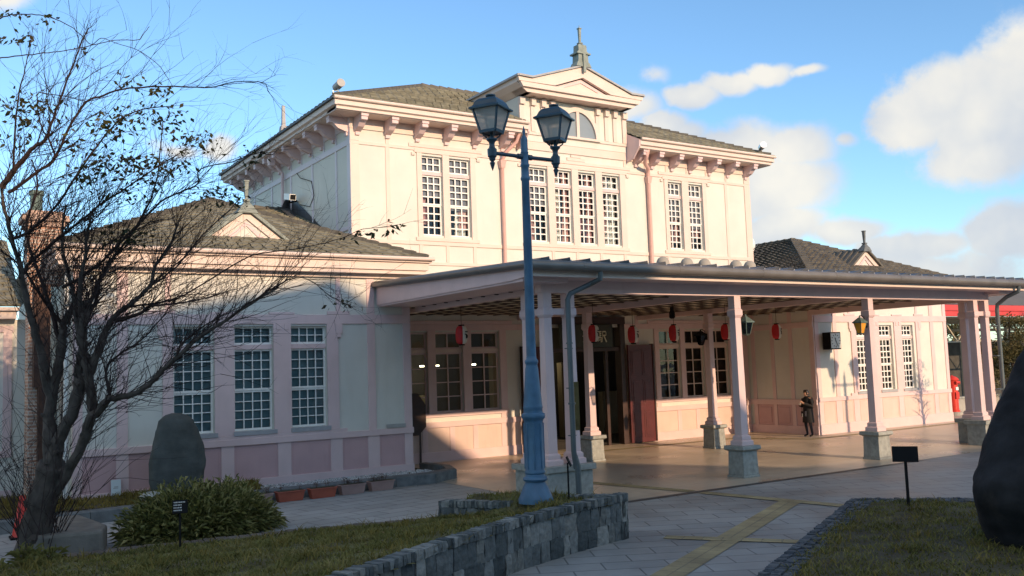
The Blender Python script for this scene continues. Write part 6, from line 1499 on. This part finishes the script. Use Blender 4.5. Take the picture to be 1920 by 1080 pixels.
for k, xx in enumerate((40,47,54,61)): hedge('background_tree', ['dull green tree behind the shelter, nearest the right wing','dull green tree behind the middle of the shelter','dull green tree behind the right half of the shelter','dull green tree furthest right behind the shelter'][k], (xx,38,2.6), (3.4,1.8,2.4), 2200, 'bush', 'tree', 4.2, 26, (.3,.6), 30+k, .08)
# pillar post box
PB = thing('pillar_post_box', 'red round pillar post box at the far corner of the right wing', 'post box', (38.75,24.0,0))
x, y = 38.75, 24.0
b = MB(); b.lathe(x, y, [(.34,0),(.34,.14),(.30,.15)], 20); b.build('plinth', M['conc'], PB)
b = MB(); b.lathe(x, y, [(.24,.15),(.24,.22),(.205,.24),(.205,1.32),(.235,1.33),(.235,1.38),(.215,1.39),(.215,1.52),(.27,1.53),(.28,1.57),(.25,1.62),(.16,1.69),(.05,1.73),(.02,1.76)], 24); bb = b.build('body', M['red'], PB, smooth=True)
b = MB(); b.box(x-.14,x+.14,y-.30,y-.18,1.36,1.50); b.build('hood', M['red'], bb, bevel=.02); b = MB(); b.box(x-.11,x+.11,y-.304,y-.30,1.39,1.42); b.build('slot', M['black'], bb)
b = MB(); b.box(x-.12,x+.12,y-.232,y-.18,.72,1.02); b.build('door', M['red'], bb, bevel=.015); b = MB(); b.box(x-.09,x+.09,y-.222,y-.19,1.10,1.24); b.build('notice_plate', M['white'], bb)
# shed seen past the downpipe
o = thing('white_sign_board', 'small white board standing in front of the olive tree', 'board', (43.6,23.2,0)); b = MB(); b.box(43.3,43.9,23.2,23.25,2.05,2.6); b.build('panel', M['white'], o); b = MB(); b.tube([(43.6,23.27,0),(43.6,23.27,2.1)], .03, 6); b.build('post', M['silver'], o)

# ================================================================== SHADE CASTER (unseen building shape added behind the camera to throw the evening shade)
HB = thing('shade_caster', 'unseen building shape added behind the viewer to cast the shade', 'building', (2,-28,0))
SD = Vector((-.055, 1, -.305)).normalized()
yb = -22.0; k = (15-yb); dz = .305*k; dx = .055*k
def HP(x15, z15): return (x15+dx, z15+dz)
prf = SHADE_PROFILE
b = MB(); pts = [HP(*p) for p in prf]
b.prism([(pts[0][0],0)]+pts+[(pts[-1][0],0)], 1, yb-.6, yb); b.build('facade', M['conc'], HB)  # outline shaped to give the wanted shadow edge
b = MB(); b.box(pts[0][0]+.5,pts[-1][0]-.5,yb-14,yb-.6,0,dz-1.5); b.build('wall', M['conc'], HB)
for i in range(9):
    for j in range(3):
        b = MB(); xx = -16+i*5.2; b.box(xx,xx+2.2,yb+.002,yb+.05,1.5+j*3.3,3.3+j*3.3); w_ = b.build('window', M['sill'], HB); b = MB(); b.box(xx+.1,xx+2.1,yb+.051,yb+.06,1.6+j*3.3,3.2+j*3.3); b.build('pane', M['interior'], w_)
# ================================================================== SKY, SUN, CAMERA
EL = math.atan2(.305, math.hypot(.055, 1)); 
sun = bpy.data.lights.new('sun', 'SUN'); sun.energy = SUN_E; sun.angle = R(.5); sun.color = (1.0, .70, .445)
so = bpy.data.objects.new('sun', sun); COL.objects.link(so)
so.rotation_euler = SD.to_track_quat('-Z', 'Y').to_euler(); so.location = (0,-10,30)
wd = bpy.data.worlds.new('World'); S.world = wd; wd.use_nodes = True
nt = wd.node_tree
for n in list(nt.nodes): nt.nodes.remove(n)
out = nt.nodes.new('ShaderNodeOutputWorld')
sky = nt.nodes.new('ShaderNodeTexSky'); sky.sky_type = 'NISHITA'; sky.sun_disc = False
sky.sun_elevation = EL
to_sun = -SD
sky.sun_rotation = math.atan2(to_sun.x, to_sun.y)
sky.altitude = 500; sky.air_density = 1.0; sky.dust_density = .3; sky.ozone_density = 2.0
bg = nt.nodes.new('ShaderNodeBackground'); bg.inputs[1].default_value = SKY_S
tint = nt.nodes.new('ShaderNodeMix'); tint.data_type = 'RGBA'; tint.blend_type = 'MULTIPLY'; tint.inputs[0].default_value = 1; tint.inputs[7].default_value = (.76,.93,1.02,1)
nt.links.new(sky.outputs[0], tint.inputs[6]); nt.links.new(tint.outputs[2], bg.inputs[0])
# clouds: soft lumps at fixed compass directions, edges broken up by noise
tc = nt.nodes.new('ShaderNodeTexCoord'); sep = nt.nodes.new('ShaderNodeSeparateXYZ'); nt.links.new(tc.outputs['Generated'], sep.inputs[0])
def mth(op, a, b=None, clamp=False):
    n = nt.nodes.new('ShaderNodeMath'); n.operation = op; n.use_clamp = clamp
    for i, v in enumerate((a, b)):
        if v is None: continue
        if isinstance(v, (int, float)): n.inputs[i].default_value = v
        else: nt.links.new(v, n.inputs[i])
    return n.outputs[0]
az = mth('ARCTAN2', sep.outputs[0], sep.outputs[1])
hz = mth('SQRT', mth('ADD', mth('MULTIPLY', sep.outputs[0], sep.outputs[0]), mth('MULTIPLY', sep.outputs[1], sep.outputs[1])))
el = mth('ARCTAN2', sep.outputs[2], hz)
def wnoise(scale, detail, rough=.55, off=0):
    n = nt.nodes.new('ShaderNodeTexNoise'); n.inputs['Scale'].default_value = scale; n.inputs['Detail'].default_value = detail; n.inputs['Roughness'].default_value = rough
    mp = nt.nodes.new('ShaderNodeMapping'); mp.inputs['Location'].default_value = (off, off*.7, 0); nt.links.new(tc.outputs['Generated'], mp.inputs[0]); nt.links.new(mp.outputs[0], n.inputs['Vector']); return n.outputs['Fac']
n1 = wnoise(11, 10, .62); n2 = wnoise(7, 5, .55, 3.1); n3 = wnoise(9, 4, .5, 7.7)
wx = mth('MULTIPLY', mth('SUBTRACT', n1, .5), .05); wy = mth('MULTIPLY', mth('SUBTRACT', n2, .5), .05)
az2 = mth('ADD', az, wx); el2 = mth('ADD', el, wy)
dens = None
for (a, e, ra, re, wgt) in CLOUDS:
    u = mth('DIVIDE', mth('SUBTRACT', az2, R(a)), R(ra)); v = mth('DIVIDE', mth('SUBTRACT', el2, R(e)), R(re))
    q = mth('SUBTRACT', 1.0, mth('SQRT', mth('ADD', mth('MULTIPLY', u, u), mth('MULTIPLY', v, v))))
    q = mth('MULTIPLY', mth('MAXIMUM', q, -.6), wgt)
    dens = q if dens is None else mth('MAXIMUM', dens, q)
dens = mth('ADD', dens, mth('MULTIPLY', mth('SUBTRACT', n1, .5), 1.5))
mr = nt.nodes.new('ShaderNodeMapRange'); mr.interpolation_type = 'SMOOTHSTEP'; mr.inputs[1].default_value = -.02; mr.inputs[2].default_value = .52; mr.inputs[4].default_value = .95
nt.links.new(dens, mr.inputs[0])
cm = nt.nodes.new('ShaderNodeMix'); cm.data_type = 'RGBA'
cm.inputs[6].default_value = (.60,.645,.71,1); cm.inputs[7].default_value = (.92,.88,.79,1)
sh = nt.nodes.new('ShaderNodeMapRange'); sh.inputs[1].default_value = .30; sh.inputs[2].default_value = .64
hgt = mth('MULTIPLY', mth('SUBTRACT', el, R(17)), 1.0)
nt.links.new(mth('ADD', mth('ADD', n3, mth('MULTIPLY', dens, .12)), hgt), sh.inputs[0])
nt.links.new(sh.outputs[0], cm.inputs[0])
bg2 = nt.nodes.new('ShaderNodeBackground'); bg2.inputs[1].default_value = CLOUD_S; nt.links.new(cm.outputs[2], bg2.inputs[0])
ms = nt.nodes.new('ShaderNodeMixShader'); nt.links.new(mr.outputs[0], ms.inputs[0]); nt.links.new(bg.outputs[0], ms.inputs[1]); nt.links.new(bg2.outputs[0], ms.inputs[2])
nt.links.new(ms.outputs[0], out.inputs[0])

cam = bpy.data.cameras.new('camera'); cam.sensor_width = 36; cam.lens = 36*1734.1/1920; cam.clip_end = 2000; cam.clip_start = .1
co_ = bpy.data.objects.new('camera', cam); COL.objects.link(co_)
yaw, pit, rol = R(33.1035), R(4.954), R(-2.009)
fw = Vector((math.sin(yaw)*math.cos(pit), math.cos(yaw)*math.cos(pit), math.sin(pit))); rt0 = Vector((math.cos(yaw), -math.sin(yaw), 0)); up0 = rt0.cross(fw)
rt = rt0*math.cos(rol)+up0*math.sin(rol); up = -rt0*math.sin(rol)+up0*math.cos(rol)
mw = Matrix((rt, up, -fw)).transposed().to_4x4(); mw.translation = (0,0,2.75); co_.matrix_world = mw
S.camera = co_
S.view_settings.view_transform = 'Standard'; S.view_settings.look = 'None'; S.view_settings.exposure = EXPO; S.view_settings.gamma = 1
S.cycles.max_bounces = 8
for o in COL.objects:
    if '_o' in o: del o['_o']
